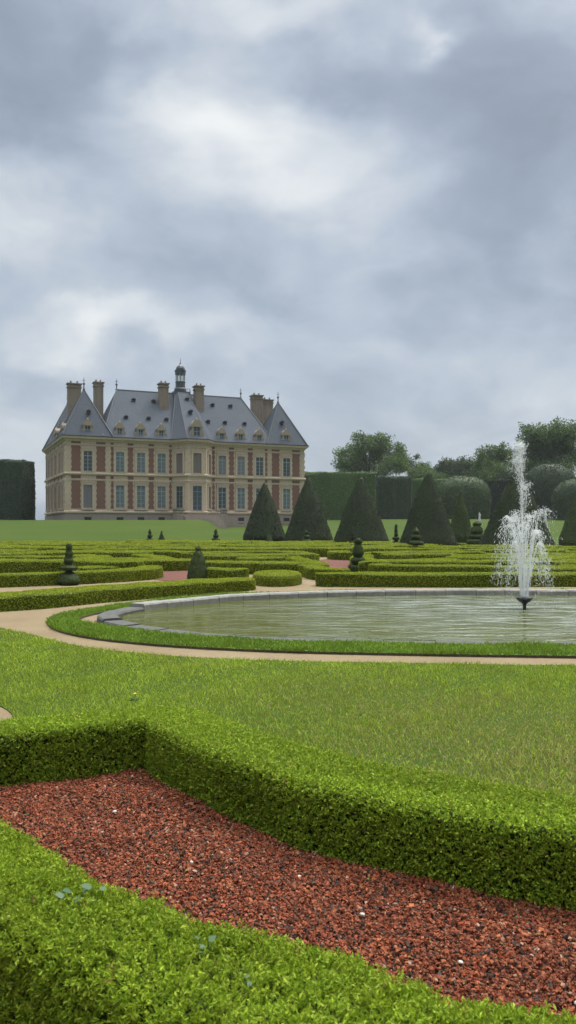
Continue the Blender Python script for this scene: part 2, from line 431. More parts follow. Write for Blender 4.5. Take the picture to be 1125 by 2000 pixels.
# ------------------------------------------------------------------ ground
def terrain_z(x, y):
    zr = np.interp(y, [-50, 64, 70, 115, 150, 200, 900], [-.06, -.02, .15, 1.1, 2.85, 3.0, 3.0])
    zl = np.interp(y, [-50, 64, 66, 108, 112, 160, 900], [-.06, -.02, .05, 2.36, 2.42, 2.45, 3.0])
    s = np.clip((x+12.5)/3.2, 0, 1); s = s*s*(3-2*s)
    return zl*(1-s)+zr*s
def sheet(name, xs, ys, zf, material):
    X, Y = np.meshgrid(xs, ys); V = np.stack([X, Y, zf(X, Y)], -1).reshape(-1, 3); nx = len(xs)
    Q = [(j*nx+i, j*nx+i+1, (j+1)*nx+i+1, (j+1)*nx+i) for j in range(len(ys)-1) for i in range(nx-1)]
    g = Geo(); g.add(V, Q); o = g.build(name, material, smooth=True); return tag(o, kind='structure')
xs = np.unique(np.concatenate([np.linspace(-420, -60, 12), np.linspace(-60, -14, 24), np.linspace(-13.5, -8.5, 21), np.linspace(-8, 90, 30), np.linspace(100, 420, 12)]))
ys = np.unique(np.concatenate([[-60, -20, 20], np.linspace(60, 72, 25), np.linspace(73, 160, 90), np.linspace(170, 480, 12)]))
sheet('ground', xs, ys, terrain_z, M['lawn'])
sheet('sand_path', np.linspace(-60, 70, 40), np.linspace(-8, 66.5, 40), lambda x, y: 0*x, M['sand'])

def slab(name, poly, z0, z1, material, soil=None):
    g = Geo(); g.prism(poly, z0, z1); return tag(g.build(name, material), kind='structure')
def blades(name, poly, n, h, z, pal, w=.006, hole=None, patch=None, label=None, lean=.5, fall=1.0):
    P = np.asarray(poly); lo, hi = P.min(0), P.max(0); pts = np.zeros((0, 2))
    while len(pts) < n:
        # denser towards the camera: sample depth with 1/d weighting
        q = rng.random((n*2, 2)); y = lo[1]*(hi[1]/max(lo[1], 1e-3))**(q[:, 1]) if fall else lo[1]+(hi[1]-lo[1])*q[:, 1]
        c = np.stack([lo[0]+(hi[0]-lo[0])*q[:, 0], y], 1)
        k = inside(P, c)
        if hole is not None: k &= ~inside(hole, c)
        pts = np.concatenate([pts, c[k]])
    pts = pts[:n]; d = np.hypot(pts[:, 0], pts[:, 1])
    hh = h*(.5+.8*rng.random(n))*(1+.35*wob(pts, 2.5, 3)); a = rng.random(n)*6.283
    b = np.stack([pts[:, 0], pts[:, 1], np.full(n, z-.005)], 1)
    ww = (w*(.7+.6*rng.random(n))*np.maximum(1, d/8))[:, None]
    side = np.stack([np.cos(a), np.sin(a), 0*a], 1)*ww/2
    ln = rng.normal(size=(n, 2))*lean*hh[:, None]
    tip = b+np.stack([ln[:, 0], ln[:, 1], hh], 1); mid = b+np.stack([ln[:, 0]*.3, ln[:, 1]*.3, hh*.6], 1)
    V = np.stack([b-side, b+side, mid+side*.8, tip, mid-side*.8], 1).reshape(-1, 3); i = np.arange(n)[:, None]*5
    c = tint(n, pal, .22)*(1+.13*wob(pts, 1.1, 12)+.10*wob(pts, 3.5, 13))[:, None]
    if patch is not None:
        f = np.clip(patch(pts), 0, 1); dry = rng.random(n) < f*.75
        c[dry] = tint(dry.sum(), [(.30,.285,.085), (.26,.285,.06), (.32,.28,.115)], .2)
    g = Geo(); g.add(V, i+np.array([[0,1,2,4]]), i+np.array([[4,2,3]]), np.repeat(c, 5, 0))
    o = g.build(name, M['grass']); return tag(o, label, 'grass', kind='stuff')

# near lawn
far_edge = [(-4.9,12.75),(-4.47,12.34),(-3.77,11.64),(-2.99,10.74),(-2.01,10.0),(-1.0,9.58),(0,9.36),(1.42,9.22),(3.3,9.08),(6.5,9.2),(9,9.6)]
lawn = np.concatenate([spline(far_edge, .12), [(9,2.2),(2.4,2.6),(1.2,3.3),(.4,4.0),(-.2,4.7),(-.75,5.25),(-1.7,5.05),(-1.85,5.7)],
                       spline([(-2.22,6.45),(-2.45,6.9),(-3.0,7.5),(-3.8,8.3),(-5.0,9.6),(-5.9,11.2),(-5.6,12.4)], .12)])[::-1]
slab('near_lawn', lawn, -.02, .008, M['lawn'])
dry = lambda p: np.exp(-(((p[:, 0]-1.9)/1.7)**2+((p[:, 1]-5.6)/1.5)**2))*1.0+.22*np.clip(wob(p, 1.6, 9), 0, 1)+.35*np.exp(-(((p[:, 0]-.6)/1.3)**2+((p[:, 1]-7.2)/.8)**2))
GPAL = [(.2493,.3498,.0312), (.3087,.4023,.0378), (.1840,.2798,.0245), (.3680,.4256,.0556)]
blades('grass', lawn, 290000, .036, .008, GPAL, .0065, patch=dry, label='mown lawn grass with dry yellowish patches between hedge and basin')
side_lawn = spline([(-7.15,13.75),(-7.6,13.2),(-12,11.5),(-12,15.6),(-7.7,14.15)], .2, True)
slab('side_lawn', side_lawn[::-1] if False else side_lawn, -.02, .03, M['lawn'])

# ------------------------------------------------------------------ basin
CX = 4.7
half = [(4.7,10.45),(2.5,10.5),(.27,10.78),(-1.17,11.25),(-2.4,12.1),(-3.1,13.0),(-3.22,13.9),(-2.85,15.0),(-1.71,16.4),(-.69,17.25),(1.6,18.06),(4.7,18.4)]
out_l = spline(half, .1); outline = np.concatenate([out_l, np.stack([2*CX-out_l[-2:0:-1, 0], out_l[-2:0:-1, 1]], 1)])[::-1]   # counter clockwise
inner = offset(outline, -.34)
def ring(geo, o, i, z0, z1, lip=.025):
    n = len(o); ou = offset(o, 0)
    prof = [(o, z0), (o, z1-lip), (offset(o, -.02), z1), (offset(i, .02), z1), (i, z1-lip), (i, z0)]
    V = np.concatenate([np.column_stack([p, np.full(n, z)]) for p, z in prof])
    Q = [(k*n+a, k*n+(a+1) % n, (k+1)*n+(a+1) % n, (k+1)*n+a) for k in range(len(prof)-1) for a in range(n)]
    geo.add(V, Q); return geo
basin = empty('fountain_basin', (CX, 14.5, 0))
tag(basin, 'oblong stone-edged basin of green water holding the fountain', 'basin')
# coping: individual blocks, butted with narrow joints
s = np.concatenate([[0], np.cumsum(np.linalg.norm(np.diff(np.vstack([outline, outline[:1]]), axis=0), axis=1))])
nblk = int(s[-1]/.7); per = s[-1]/nblk
gd, gp = Geo(), Geo()
OX = np.vstack([outline, outline[:1]]); IX = np.vstack([inner, inner[:1]])
for k in range(nblk):
    q = np.linspace(k*per+.006, (k+1)*per-.006, 9)
    o_ = np.stack([np.interp(q, s, OX[:, c]) for c in (0, 1)], 1); i_ = np.stack([np.interp(q, s, IX[:, c]) for c in (0, 1)], 1)
    m = o_.mean(0); pale = m[1] > 14.9
    dz = rng.normal()*.004; zt = (.15 if pale else .032+.07*min(1, max(0, (m[1]-11.6)/1.6)))+dz
    fr = [(0, .0), (0, zt-.03), (.07, zt), (.93, zt), (1, zt-.03), (1, -.02)]
    V = np.concatenate([np.column_stack([o_*(1-u)+i_*u, np.full(9, z)]) for u, z in fr])
    Q = [(j*9+a, j*9+a+1, (j+1)*9+a+1, (j+1)*9+a) for j in range(5) for a in range(8)]
    Q += [(0, 9, 36, 45), (9, 18, 27, 36), (8, 53, 44, 17), (17, 44, 35, 26)]
    (gp if pale else gd).add(V, Q)
gd.build('coping', M['coping'], basin, (CX, 14.5, 0))
for o in basin.children: o.location = (0, 0, 0)
gp.build('coping', M['coping_pale'], basin, (CX, 14.5, 0)).location = (0, 0, 0)
def water_mat():
    m, t, b = mat('pond_water'); o = t.n('ShaderNodeNewGeometry').outputs['Position']
    r = t.vm('DISTANCE', o, (NOZ[0], NOZ[1], .02))
    st = t.vm('MULTIPLY', o, (.42, 1.25, 1)); st2 = t.vm('MULTIPLY', o, (.8, 2.0, 1))
    near = t.n('ShaderNodeMapRange', i_Value=r, interpolation_type='SMOOTHSTEP')
    for k, v in ((1, .8), (2, 6.8), (3, .34), (4, -.10)): near.inputs[k].default_value = v
    rough = t.n('ShaderNodeMapRange', i_Value=t.math('ADD', t.noise(st, 1.5, 4, .6, .8), near.outputs[0]), interpolation_type='SMOOTHSTEP')
    for k, v in ((1, .46), (2, .62), (3, .22), (4, 1.)): rough.inputs[k].default_value = v
    n1 = t.noise(st2, 2.2, 2, .5, .5); n2 = t.noise(t.vm('MULTIPLY', o, (1., 1.7, 1)), 6.5, 3, .55, .3)
    h = t.math('ADD', t.math('MULTIPLY', n1, .9), t.math('MULTIPLY', n2, .28))
    h = t.math('MULTIPLY', h, rough.outputs[0])
    bump(t, b, h, 1., .055)
    alg = t.noise(o, .45, 4, .6)
    c = t.mix(alg, (.054,.064,.005), (.080,.090,.009))
    foam_sheen = t.math('MULTIPLY_ADD', r, -.18, 1.0, clamp=True); fn = t.math('MULTIPLY_ADD', t.noise(t.vm('MULTIPLY', o, (.55, 1.5, 1)), 1.8, 5, .7), 4.2, -1.85, clamp=True)  # foam round the jet, spread wider to paint the silver sky reflection
    c = t.mix(t.math('MULTIPLY', foam_sheen, fn), c, (.40,.43,.40))
    t.put(b.inputs['Base Color'], c); b.inputs['Roughness'].default_value = .04; b.inputs['IOR'].default_value = 1.333
    return m
NOZ = (4.47, 15.0)
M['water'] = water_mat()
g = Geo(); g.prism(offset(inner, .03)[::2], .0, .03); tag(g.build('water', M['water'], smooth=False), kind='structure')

# grass ring round the basin
rh = [(4.7,9.45),(1.8,9.72),(.24,9.92),(-.74,10.15),(-1.79,10.55),(-2.79,11.2),(-3.55,12.1),(-3.98,13.2),(-3.95,14.3),(-3.6,15.3),(-2.8,16.6),(-1.85,17.7),(-.74,18.45),(1.6,19.0),(4.7,19.3)]
rl = spline(rh, .1); ring_o = np.concatenate([rl, np.stack([2*CX-rl[-2:0:-1, 0], rl[-2:0:-1, 1]], 1)])[::-1]
gapw = .04+.28*np.exp(-((outline[:, 0]+3.3)/.35)**2)*(outline[:, 1] < 15)
ring_i = outline + (offset(outline, 1.)-outline)*gapw[:, None]
kk = np.linspace(0, 1, 400, endpoint=False)
def resamp(P, m):
    P = np.vstack([P, P[:1]]); s_ = np.concatenate([[0], np.cumsum(np.linalg.norm(np.diff(P, axis=0), axis=1))]); q = np.linspace(0, s_[-1], m, endpoint=False)
    return np.stack([np.interp(q, s_, P[:, c]) for c in (0, 1)], 1)
ro, ri = resamp(ring_o, 300), resamp(ring_i, 300)
gr = Geo(); n = 300
V = np.concatenate([np.column_stack([p, np.full(n, z)]) for p, z in ((ro, -.02), (ro, .035), (ri, .035), (ri, -.02))])
gr.add(V, [(k*n+a, k*n+(a+1) % n, (k+1)*n+(a+1) % n, (k+1)*n+a) for k in range(3) for a in range(n)])
def edge_mat():
    m, t, b = mat('turf_strip'); o = t.n('ShaderNodeNewGeometry').outputs['Position']
    nz = t.n('ShaderNodeSeparateXYZ', i_Vector=t.n('ShaderNodeNewGeometry').outputs['True Normal']).outputs[2]
    f = t.noise(o, 25, 4, .7)
    c = t.mix(t.math('GREATER_THAN', nz, .5), t.mix(f, (.05,.035,.02), (.09,.07,.04)), t.mix(f, (.05,.10,.016), (.085,.15,.026)))
    t.put(b.inputs['Base Color'], c); b.inputs['Roughness'].default_value = .9; bump(t, b, f, .6, .03); return m
M['turf'] = edge_mat()
tag(gr.build('grass_strip', M['turf']), kind='structure')
blades('grass', offset(ring_o, .03), 90000, .05, .035, [(.1353,.2214,.0197), (.1681,.2542,.0246), (.1066,.1804,.0164)], .008, hole=ring_i, label='fresh green turf strip ringing the stone basin', fall=1)

# ------------------------------------------------------------------ foreground: red gravel and two box hedges
bed = [(-4.6,4.2),(-1.9,3.95),(-1.0,3.1),(-.5,2.55),(.2,2.15),(.9,1.85),(2.6,1.75),(2.9,2.9),(1.3,3.45),(.5,3.95),(0,4.35),(-.35,4.8),(-.85,5.3),(-1.8,4.95),(-4.6,4.75)]
g = Geo(); g.prism(bed, -.01, .006); tag(g.build('red_gravel_bed', M['redbed']), kind='structure')
def chips(n):
    P = np.array(bed); lo, hi = P.min(0), P.max(0); q = lo+(hi-lo)*rng.random((n*3, 2)); q = q[inside(P, q)]; q = q[np.abs(q[:, 0]) < q[:, 1]*.8+.9][:n*2]; n = len(q)
    base = np.array([(-1,-1,-1),(1,-1,-1),(1,1,-1),(-1,1,-1),(-.7,-.6,1),(.6,-.7,1),(.7,.6,1),(-.6,.7,1)], float)
    sz = .0047*(.45+1.1*rng.random((n, 1))**1.6)[:, None, :]*np.stack([1+.8*rng.random(n), .8+.4*rng.random(n), .45+.5*rng.random(n)], 1)[:, None, :]
    V = base[None]*sz*(1+.25*rng.normal(size=(n, 8, 3)))
    ax = nrm(rng.normal(size=(n, 3))*[.45,.45,1.2]); an = rng.random((n, 1))*6.283
    k = ax[:, None, :]; c_, s_ = np.cos(an)[:, None, :], np.sin(an)[:, None, :]
    V = V*c_+np.cross(np.broadcast_to(k, V.shape), V)*s_+k*(V*k).sum(-1, keepdims=True)*(1-c_)
    z = .018+.018*rng.random(n)+.010*wob(q, 5, 2)
    V += np.column_stack([q, z])[:, None, :]
    C = tint(n, [(.2055,.0442,.0163), (.1407,.0300,.0113), (.2705,.0813,.0313), (.0920,.0238,.0101), (.1839,.0565,.0226)], .3)
    u = rng.random(n); C[u < .14] = tint((u < .14).sum(), [(.035,.02,.014), (.06,.035,.024)]); C[u > .975] = tint((u > .975).sum(), [(.28,.15,.095), (.30,.19,.13)])
    Qf = np.array([(3,2,1,0),(4,5,6,7),(0,1,5,4),(1,2,6,5),(2,3,7,6),(3,0,4,7)])
    G = Geo(); G.add(V.reshape(-1, 3), (np.arange(n)[:, None, None]*8+Qf).reshape(-1, 4), col=np.repeat(C, 8, 0))
    q2 = lo+(hi-lo)*rng.random((1500, 2)); q2 = q2[inside(P, q2)]; q2 = q2[np.abs(q2[:, 0]) < q2[:, 1]*.8+.9][:260]   # fallen leaves and clippings
    leaves(G, np.column_stack([q2, np.full(len(q2), .04)]), np.tile([0,0,1.], (len(q2), 1)), .016, .009, [(.12,.16,.03), (.22,.15,.06), (.10,.12,.03)], flat=.25)
    tag(G.build('gravel', M['chip']), 'crushed red brick gravel between the two foreground hedges', 'gravel', kind='stuff')
chips(125000)
for x, y, sx in ((-.95,4.35,.02),(.3,3.2,.017),(.62,2.85,.016),(-.15,3.0,.018),(.95,2.6,.02),(.05,3.55,.014),(-.45,3.7,.015)):
    sx *= .6
    g = Geo(); pr = [(.3*sx,-.2*sx),(.9*sx,.1*sx),(sx,.35*sx),(.7*sx,.75*sx),(.2*sx,.9*sx)]; g.lathe(pr, 7, sx=1.2, sy=.8, col=(.5,.47,.42))
    o = g.build('pebble', M['chip'], loc=(0,0,0), smooth=True); o.location = (x, y, .03); o.rotation_euler.z = x*9
    tag(o, {-.95:'pale pebble on red gravel nearest the hedge corner', .3:'pale pebble in the middle of the red gravel', .62:'pale pebble on red gravel near the dark hedge face', -.15:'whitish pebble on red gravel close to the bright hedge', .95:'larger pale pebble on red gravel toward the frame edge', .05:'small pale pebble on red gravel below the hedge bend', -.45:'small whitish pebble on the broad end of the red gravel'}[x], 'pebble', 'pale pebbles on the red gravel')

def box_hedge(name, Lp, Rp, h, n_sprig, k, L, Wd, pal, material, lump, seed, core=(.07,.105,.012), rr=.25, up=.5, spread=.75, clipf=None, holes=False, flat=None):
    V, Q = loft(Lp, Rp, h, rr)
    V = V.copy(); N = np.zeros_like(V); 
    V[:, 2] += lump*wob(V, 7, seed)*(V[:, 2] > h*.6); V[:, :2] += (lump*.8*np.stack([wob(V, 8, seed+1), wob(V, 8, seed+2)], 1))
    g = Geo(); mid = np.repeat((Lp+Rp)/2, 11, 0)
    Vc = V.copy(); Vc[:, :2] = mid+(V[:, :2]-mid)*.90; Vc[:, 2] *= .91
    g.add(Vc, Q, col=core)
    P, Nn = scatter(V, Q, n_sprig)
    if clipf is not None:
        kp = clipf(P); P, Nn = P[kp], Nn[kp]
    if holes:
        kp = rng.random(len(P)) < .5+.9*(wob(P, 22, seed+5) > -.35); P, Nn = P[kp], Nn[kp]
        P = P + Nn*(.012*wob(P, 30, seed+6))[:, None]
    bad = (Nn[:, 2] < -.3); P, Nn = P[~bad], Nn[~bad]
    sd = nrm(Nn+rng.normal(size=P.shape)*.45+np.array([0,0,up]))
    hgt = rng.normal(size=(len(P), 1))*L*.45
    ct = tint(len(P), pal, .2)*(1+.13*wob(P, 4., seed+9))[:, None]
    dead = rng.random(len(P)) < .006; ct[dead] = tint(dead.sum(), [(.24,.15,.05), (.30,.22,.07)], .2)
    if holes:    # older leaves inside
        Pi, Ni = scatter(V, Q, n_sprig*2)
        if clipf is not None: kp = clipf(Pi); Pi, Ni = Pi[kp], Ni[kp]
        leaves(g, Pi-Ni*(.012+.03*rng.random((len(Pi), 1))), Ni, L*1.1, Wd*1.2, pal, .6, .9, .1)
    for j in range(k):
        f = (j+.5)/k
        pp = P+sd*(hgt+L*(f-.5)*1.5)+rng.normal(size=P.shape)*L*.22
        cc = ct*(1+.18*(rng.random((len(P), 1))-.5)*2)
        leaves(g, pp, sd, L, Wd, pal, (1.0 if j == k-1 else .45), spread+(.0 if j == k-1 else .25), .1, col=cc, flat=None if j % 2 else flat)
    return g
NEARPAL = [(.2150,.3074,.0182), (.2607,.3500,.0232), (.1693,.2601,.0166), (.3019,.3784,.0373)]
MIDPAL = [(.2091,.3048,.0220), (.2661,.3597,.0280), (.1521,.2398,.0200), (.3136,.3896,.0400)]
# near hedge: back edge / front edge
nb = spline([(-3.2,5.0),(-2.0,4.15),(-1.23,3.40),(-.77,2.9),(-.44,2.62),(-.18,2.49),(.06,2.36),(.27,2.23),(.46,2.09),(.74,2.0),(1.2,1.86),(2.0,1.6)], .05)
nf = spline([(-3.2,4.0),(-1.9,3.45),(-1.2,2.8),(-.89,2.45),(-.6,2.25),(-.35,2.06),(-.14,1.9),(.1,1.75),(.35,1.6),(.7,1.45),(1.2,1.2),(2.0,.9)], .05)
m = 110; rs = lambda P: np.stack([np.interp(np.linspace(0, 1, m), np.linspace(0, 1, len(P)), P[:, c]) for c in (0, 1)], 1)
infr = lambda P: np.abs(P[:, 0]) < P[:, 1]*.9+1.6
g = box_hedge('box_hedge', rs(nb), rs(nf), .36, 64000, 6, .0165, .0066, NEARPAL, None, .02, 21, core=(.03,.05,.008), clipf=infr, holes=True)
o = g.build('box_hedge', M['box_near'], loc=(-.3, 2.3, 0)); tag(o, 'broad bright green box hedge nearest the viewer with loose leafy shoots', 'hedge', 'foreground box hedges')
# middle hedge with a corner
inn = polyline([(-3.6,4.45),(-1.73,4.76),(-1.05,5.06),(-.9,5.12),(-.86,5.0),(-.4,4.38),(.09,3.84),(.55,3.55),(.95,3.34),(1.19,3.24),(1.8,2.98),(2.6,2.6)], .06)
outp = [(-3.6,4.82),(-1.8,5.1),(-1.15,5.34),(-.92,5.48),(-.62,5.40),(-.12,4.72),(.36,4.26),(.8,3.96),(1.2,3.72),(1.45,3.58),(2.05,3.32),(2.9,2.95)]
# pair the outer edge with the inner one, corner with corner
inn_k = [(-3.6,4.45),(-1.73,4.76),(-1.05,5.06),(-.9,5.12),(-.86,5.0),(-.4,4.38),(.09,3.84),(.55,3.55),(.95,3.34),(1.19,3.24),(1.8,2.98),(2.6,2.6)]
LI, RO = [], []
for a in range(len(inn_k)-1):
    A, B, C_, D = map(np.array, (inn_k[a], inn_k[a+1], outp[a], outp[a+1])); q = max(1, int(np.linalg.norm(B-A)/.05))
    for t_ in np.arange(q)/q: LI.append(A+(B-A)*t_); RO.append(C_+(D-C_)*t_)
LI, RO = np.array(LI), np.array(RO)
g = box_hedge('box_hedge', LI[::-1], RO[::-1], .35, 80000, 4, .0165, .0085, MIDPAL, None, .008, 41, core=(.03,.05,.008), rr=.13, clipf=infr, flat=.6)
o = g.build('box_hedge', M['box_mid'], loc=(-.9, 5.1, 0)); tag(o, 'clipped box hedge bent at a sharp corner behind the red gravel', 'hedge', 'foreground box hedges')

# glaucous weed leaves growing out of the near hedge, and a dandelion in the lawn
def bindweed(x, y, z, s, k, label):
    g = Geo(); a = rng.random(k)*6.28; V = []
    for i in range(k):
        c = np.array([x+s*1.3*rng.normal()*.7, y+s*rng.normal()*.7, z+s*.3*rng.normal()]); u = nrm(np.array([math.cos(a[i]), math.sin(a[i]), .35])); w = nrm(np.cross(u, [.1*rng.normal(), -.35, 1])); l = s*(.6+.5*rng.random())
        P = [c, c+u*l*.25+w*l*.42, c+u*l*.65+w*l*.36, c+u*l*1.1, c+u*l*.65-w*l*.36, c+u*l*.25-w*l*.42]
        g.add(P, [(0,1,2,5),(5,2,4,4)][:1], [(2,3,4),(2,4,5)], col=(.06,.115,.055))
        g.tube([c-np.array([0,0,s*.9]), c], [.0015, .001], 4, (.08,.13,.05))
    tag(g.build('bindweed', M['weed'], loc=(x, y, z)), label, 'weed', 'bindweed in the near hedge')
bindweed(-.66,2.62,.385,.036,7,'large blue-green bindweed patch at the broad end of the near hedge')
bindweed(-.24,2.3,.385,.024,4,'small pale bindweed leaves near the gravel edge of the near hedge')
bindweed(-.10,2.12,.385,.022,2,'single bluish bindweed leaf in the middle of the near hedge')
bindweed(.17,1.93,.385,.026,3,'pale bindweed leaves lowest in the near hedge')
dd = empty('dandelion', (-1.36, 7.05, .04)); dd.scale = (.55,)*3; tag(dd, 'yellow dandelion flower in the lawn behind the hedge corner', 'flower')
g = Geo(); g.tube([(0,0,0),(.005,0,.06),(.0,.005,.12)], [.004,.003,.003], 5, (.12,.18,.05)); g.build('stem', M['weed'], dd)
g = Geo(); g.lathe([(.006,.115),(.024,.122),(.028,.13),(.016,.137),(.004,.138)], 12, col=(.72,.55,.02)); g.build('flower_head', M['weed'], dd)
g = Geo()
for i in range(9):
    a = i*.7; leaves(g, np.array([[.03*math.cos(a), .03*math.sin(a), .02]]), np.array([[math.cos(a), math.sin(a), .25]]), .13, .028, [(.05,.11,.02)], 1, .1)
g.build('leaf', M['weed'], dd)

# ------------------------------------------------------------------ parterre hedges
FARPAL = [(.2112,.2716,.0220), (.2508,.3055,.0250), (.1584,.2182,.0200), (.2816,.3250,.0300)]
def pxcol(x, y): return 562+F_PX*x/y
def far_hedge(c, w, h, label, group='clipped box hedges of the parterre', round_=.17, seed=0, name='box_hedge'):
    c = np.asarray(c, float); m = len(c); tt = np.linspace(0, 1, m); Lg = np.linalg.norm(np.diff(c, axis=0), axis=1).sum()
    e = np.minimum(tt, 1-tt)*Lg; taper = np.sqrt(np.clip(1-(1-np.clip(e/(w*.5), 0, 1))**2, .12, 1))
    l, r = sides(c, w*taper); V, Q = loft(l, r, h, round_)
    V[:, 2] += .018*wob(V, 2.2, seed)*(V[:, 2] > .1); V[:, :2] += .02*np.stack([wob(V, 2.5, seed+1), wob(V, 2.5, seed+2)], 1)
    d = np.hypot(*c.mean(0)); L = max(.03, d*.0013); A = area(V, Q)
    g = Geo(); g.add(V, Q, col=(.055,.08,.01))
    P, N = scatter(V, Q, int(A/(L*L)*1.25)); leaves(g, P+N*L*.45*rng.random((len(P), 1)), N, L*1.2, L*.7, FARPAL, flat=.55)
    o = g.build(name, M['box_far'], loc=(c[m//2, 0], c[m//2, 1], 0)); return tag(o, label, 'hedge', group)
def cl(pts, step=.25): return spline(pts, step)
far_hedge(cl([(-9.5,14.2),(-7.2,14.6),(-5.4,15.4),(-4.3,16.8),(-3.0,18.25),(-1.9,19.4),(-.95,20.2)], .2), 1.15, .27, 'long wide box hedge curving along the sand path beside the basin', seed=1)
far_hedge(cl([(.75,21.15),(1.6,21.15),(4,21.0),(7.5,21.2),(11,21.0)], .2), .85, .34, 'long straight box hedge directly behind the basin under the fountain spray', seed=2)
# oval hedge
th = np.linspace(0, 2*math.pi, 44, endpoint=False)
g = Geo(); prof = [(1,0),(1.0,.2),(.97,.27),(.9,.30),(.5,.31),(.05,.315)]
g.lathe(prof, 44, -.3, 22.1, (.0840,.1050,.0112), .68, 1.35); V = g.V[0]; Q = np.array(g.Q[0])
P, N = scatter(V, Q, 5000); leaves(g, P, N, .036, .024, FARPAL, flat=.45)
tag(g.build('box_hedge', M['box_far'], loc=(-.3, 22.1, 0)), 'oval clipped box hedge standing alone on the sand behind the basin', 'hedge', 'clipped box hedges of the parterre')
far_hedge(cl([(-10.5,20.3),(-8.2,20.6),(-6.4,21.6),(-5.1,22.7),(-4.3,23.9),(-4.4,25.0),(-5.3,25.2),(-6.5,24.2)], .2), .75, .33, 'box hedge scroll hooking round beside the red gravel patch', seed=3)
far_hedge(cl([(-2.55,23.8),(-1.9,23.5),(-1.2,23.2)], .15), .8, .33, 'short stubby box hedge between cone topiary and oval hedge', seed=5)
far_hedge(cl([(.35,26.5),(.75,24.8),(1.0,23.6),(1.7,22.7)], .15), .55, .34, 'slanting box hedge leading back from the basin beside the oval hedge', seed=6)
far_hedge(cl([(.15,33),(.45,29.8),(.85,27.4),(1.05,26.1),(.55,25.7)], .15), .6, .36, 'zigzag box hedge beside the larger red gravel patch', seed=7)
far_hedge(cl([(3.5,26.0),(3.0,28.5),(2.85,31.5),(3.4,34.5)], .15), .75, .36, 'curved box hedge behind the tiered yew bordering the red gravel', seed=8)
def patch(name, pts, z=.012):
    P = spline(pts, .2, True); g = Geo(); ar = sum(P[i-1][0]*P[i][1]-P[i][0]*P[i-1][1] for i in range(len(P))); g.prism(P if ar > 0 else P[::-1], -.01, z); tag(g.build(name, M['redbed']), kind='structure')
far_hedge(cl([(-7.4,36.5),(-6.4,34.2),(-5.2,31.6),(-4.3,29.2),(-3.2,28.6)], .15), .75, .38, 'box hedge sweeping diagonally down to the back of the red gravel patch', seed=9)
patch('red_gravel_patch', [(-4.0,23.6),(-2.4,23.6),(-2.6,28.5),(-4.3,28.5)])
patch('red_gravel_patch', [(1.35,24),(2.9,24),(2.7,30),(2.9,37),(1.5,37),(1.15,30)])
TOPI = [(-5.95,21.4),(-2.64,23.4),(2.37,26.7)]
EXC = [(-5.4,32.5,1.9,3.6),(-3.2,26,1.5,4),(-5.95,21.5,.5,.9),(-2.64,23.4,.5,.9),(-.3,22.1,1.1,2.4),(1.8,30,1.9,7.8),(2.37,26.7,.65,1.2),(.1,35,.45,3.2),(-.7,26.3,.5,1.5),(-6.2,22.5,3.4,3.0)]
ORD = ['first','second','third','fourth','fifth','sixth','seventh','eighth','ninth','tenth','eleventh','twelfth','thirteenth','fourteenth','fifteenth','sixteenth','seventeenth','eighteenth','nineteenth','twentieth']
COLS = [(-20,'nearest the frame edge'),(28,'below the dark clipped hedge block'),(70,'below the gap beside the château'),(105,'below the château side wall'),(165,'below the château corner pavilion'),(220,'below the first wing windows'),(275,'below the middle wing window'),(330,'before the roof lantern'),(385,'below the château entrance bay'),(440,'below the second wing'),(515,'before the first yew cone'),(560,'between the first two yew cones'),(602,'before the second yew cone'),(650,'between the second and third yew cones'),(703,'before the third yew cone'),(765,'between the third and fourth yew cones'),(830,'before the fourth yew cone'),(900,'before the small yew cone'),(950,'beside the fountain jet'),(1010,'behind the fountain jet'),(1065,'below the tall white statue'),(1120,'before the last yew cone'),(1160,'nearest the fountain-side frame edge')]
rr = random.Random(11); yrow = 23.0; row = 0
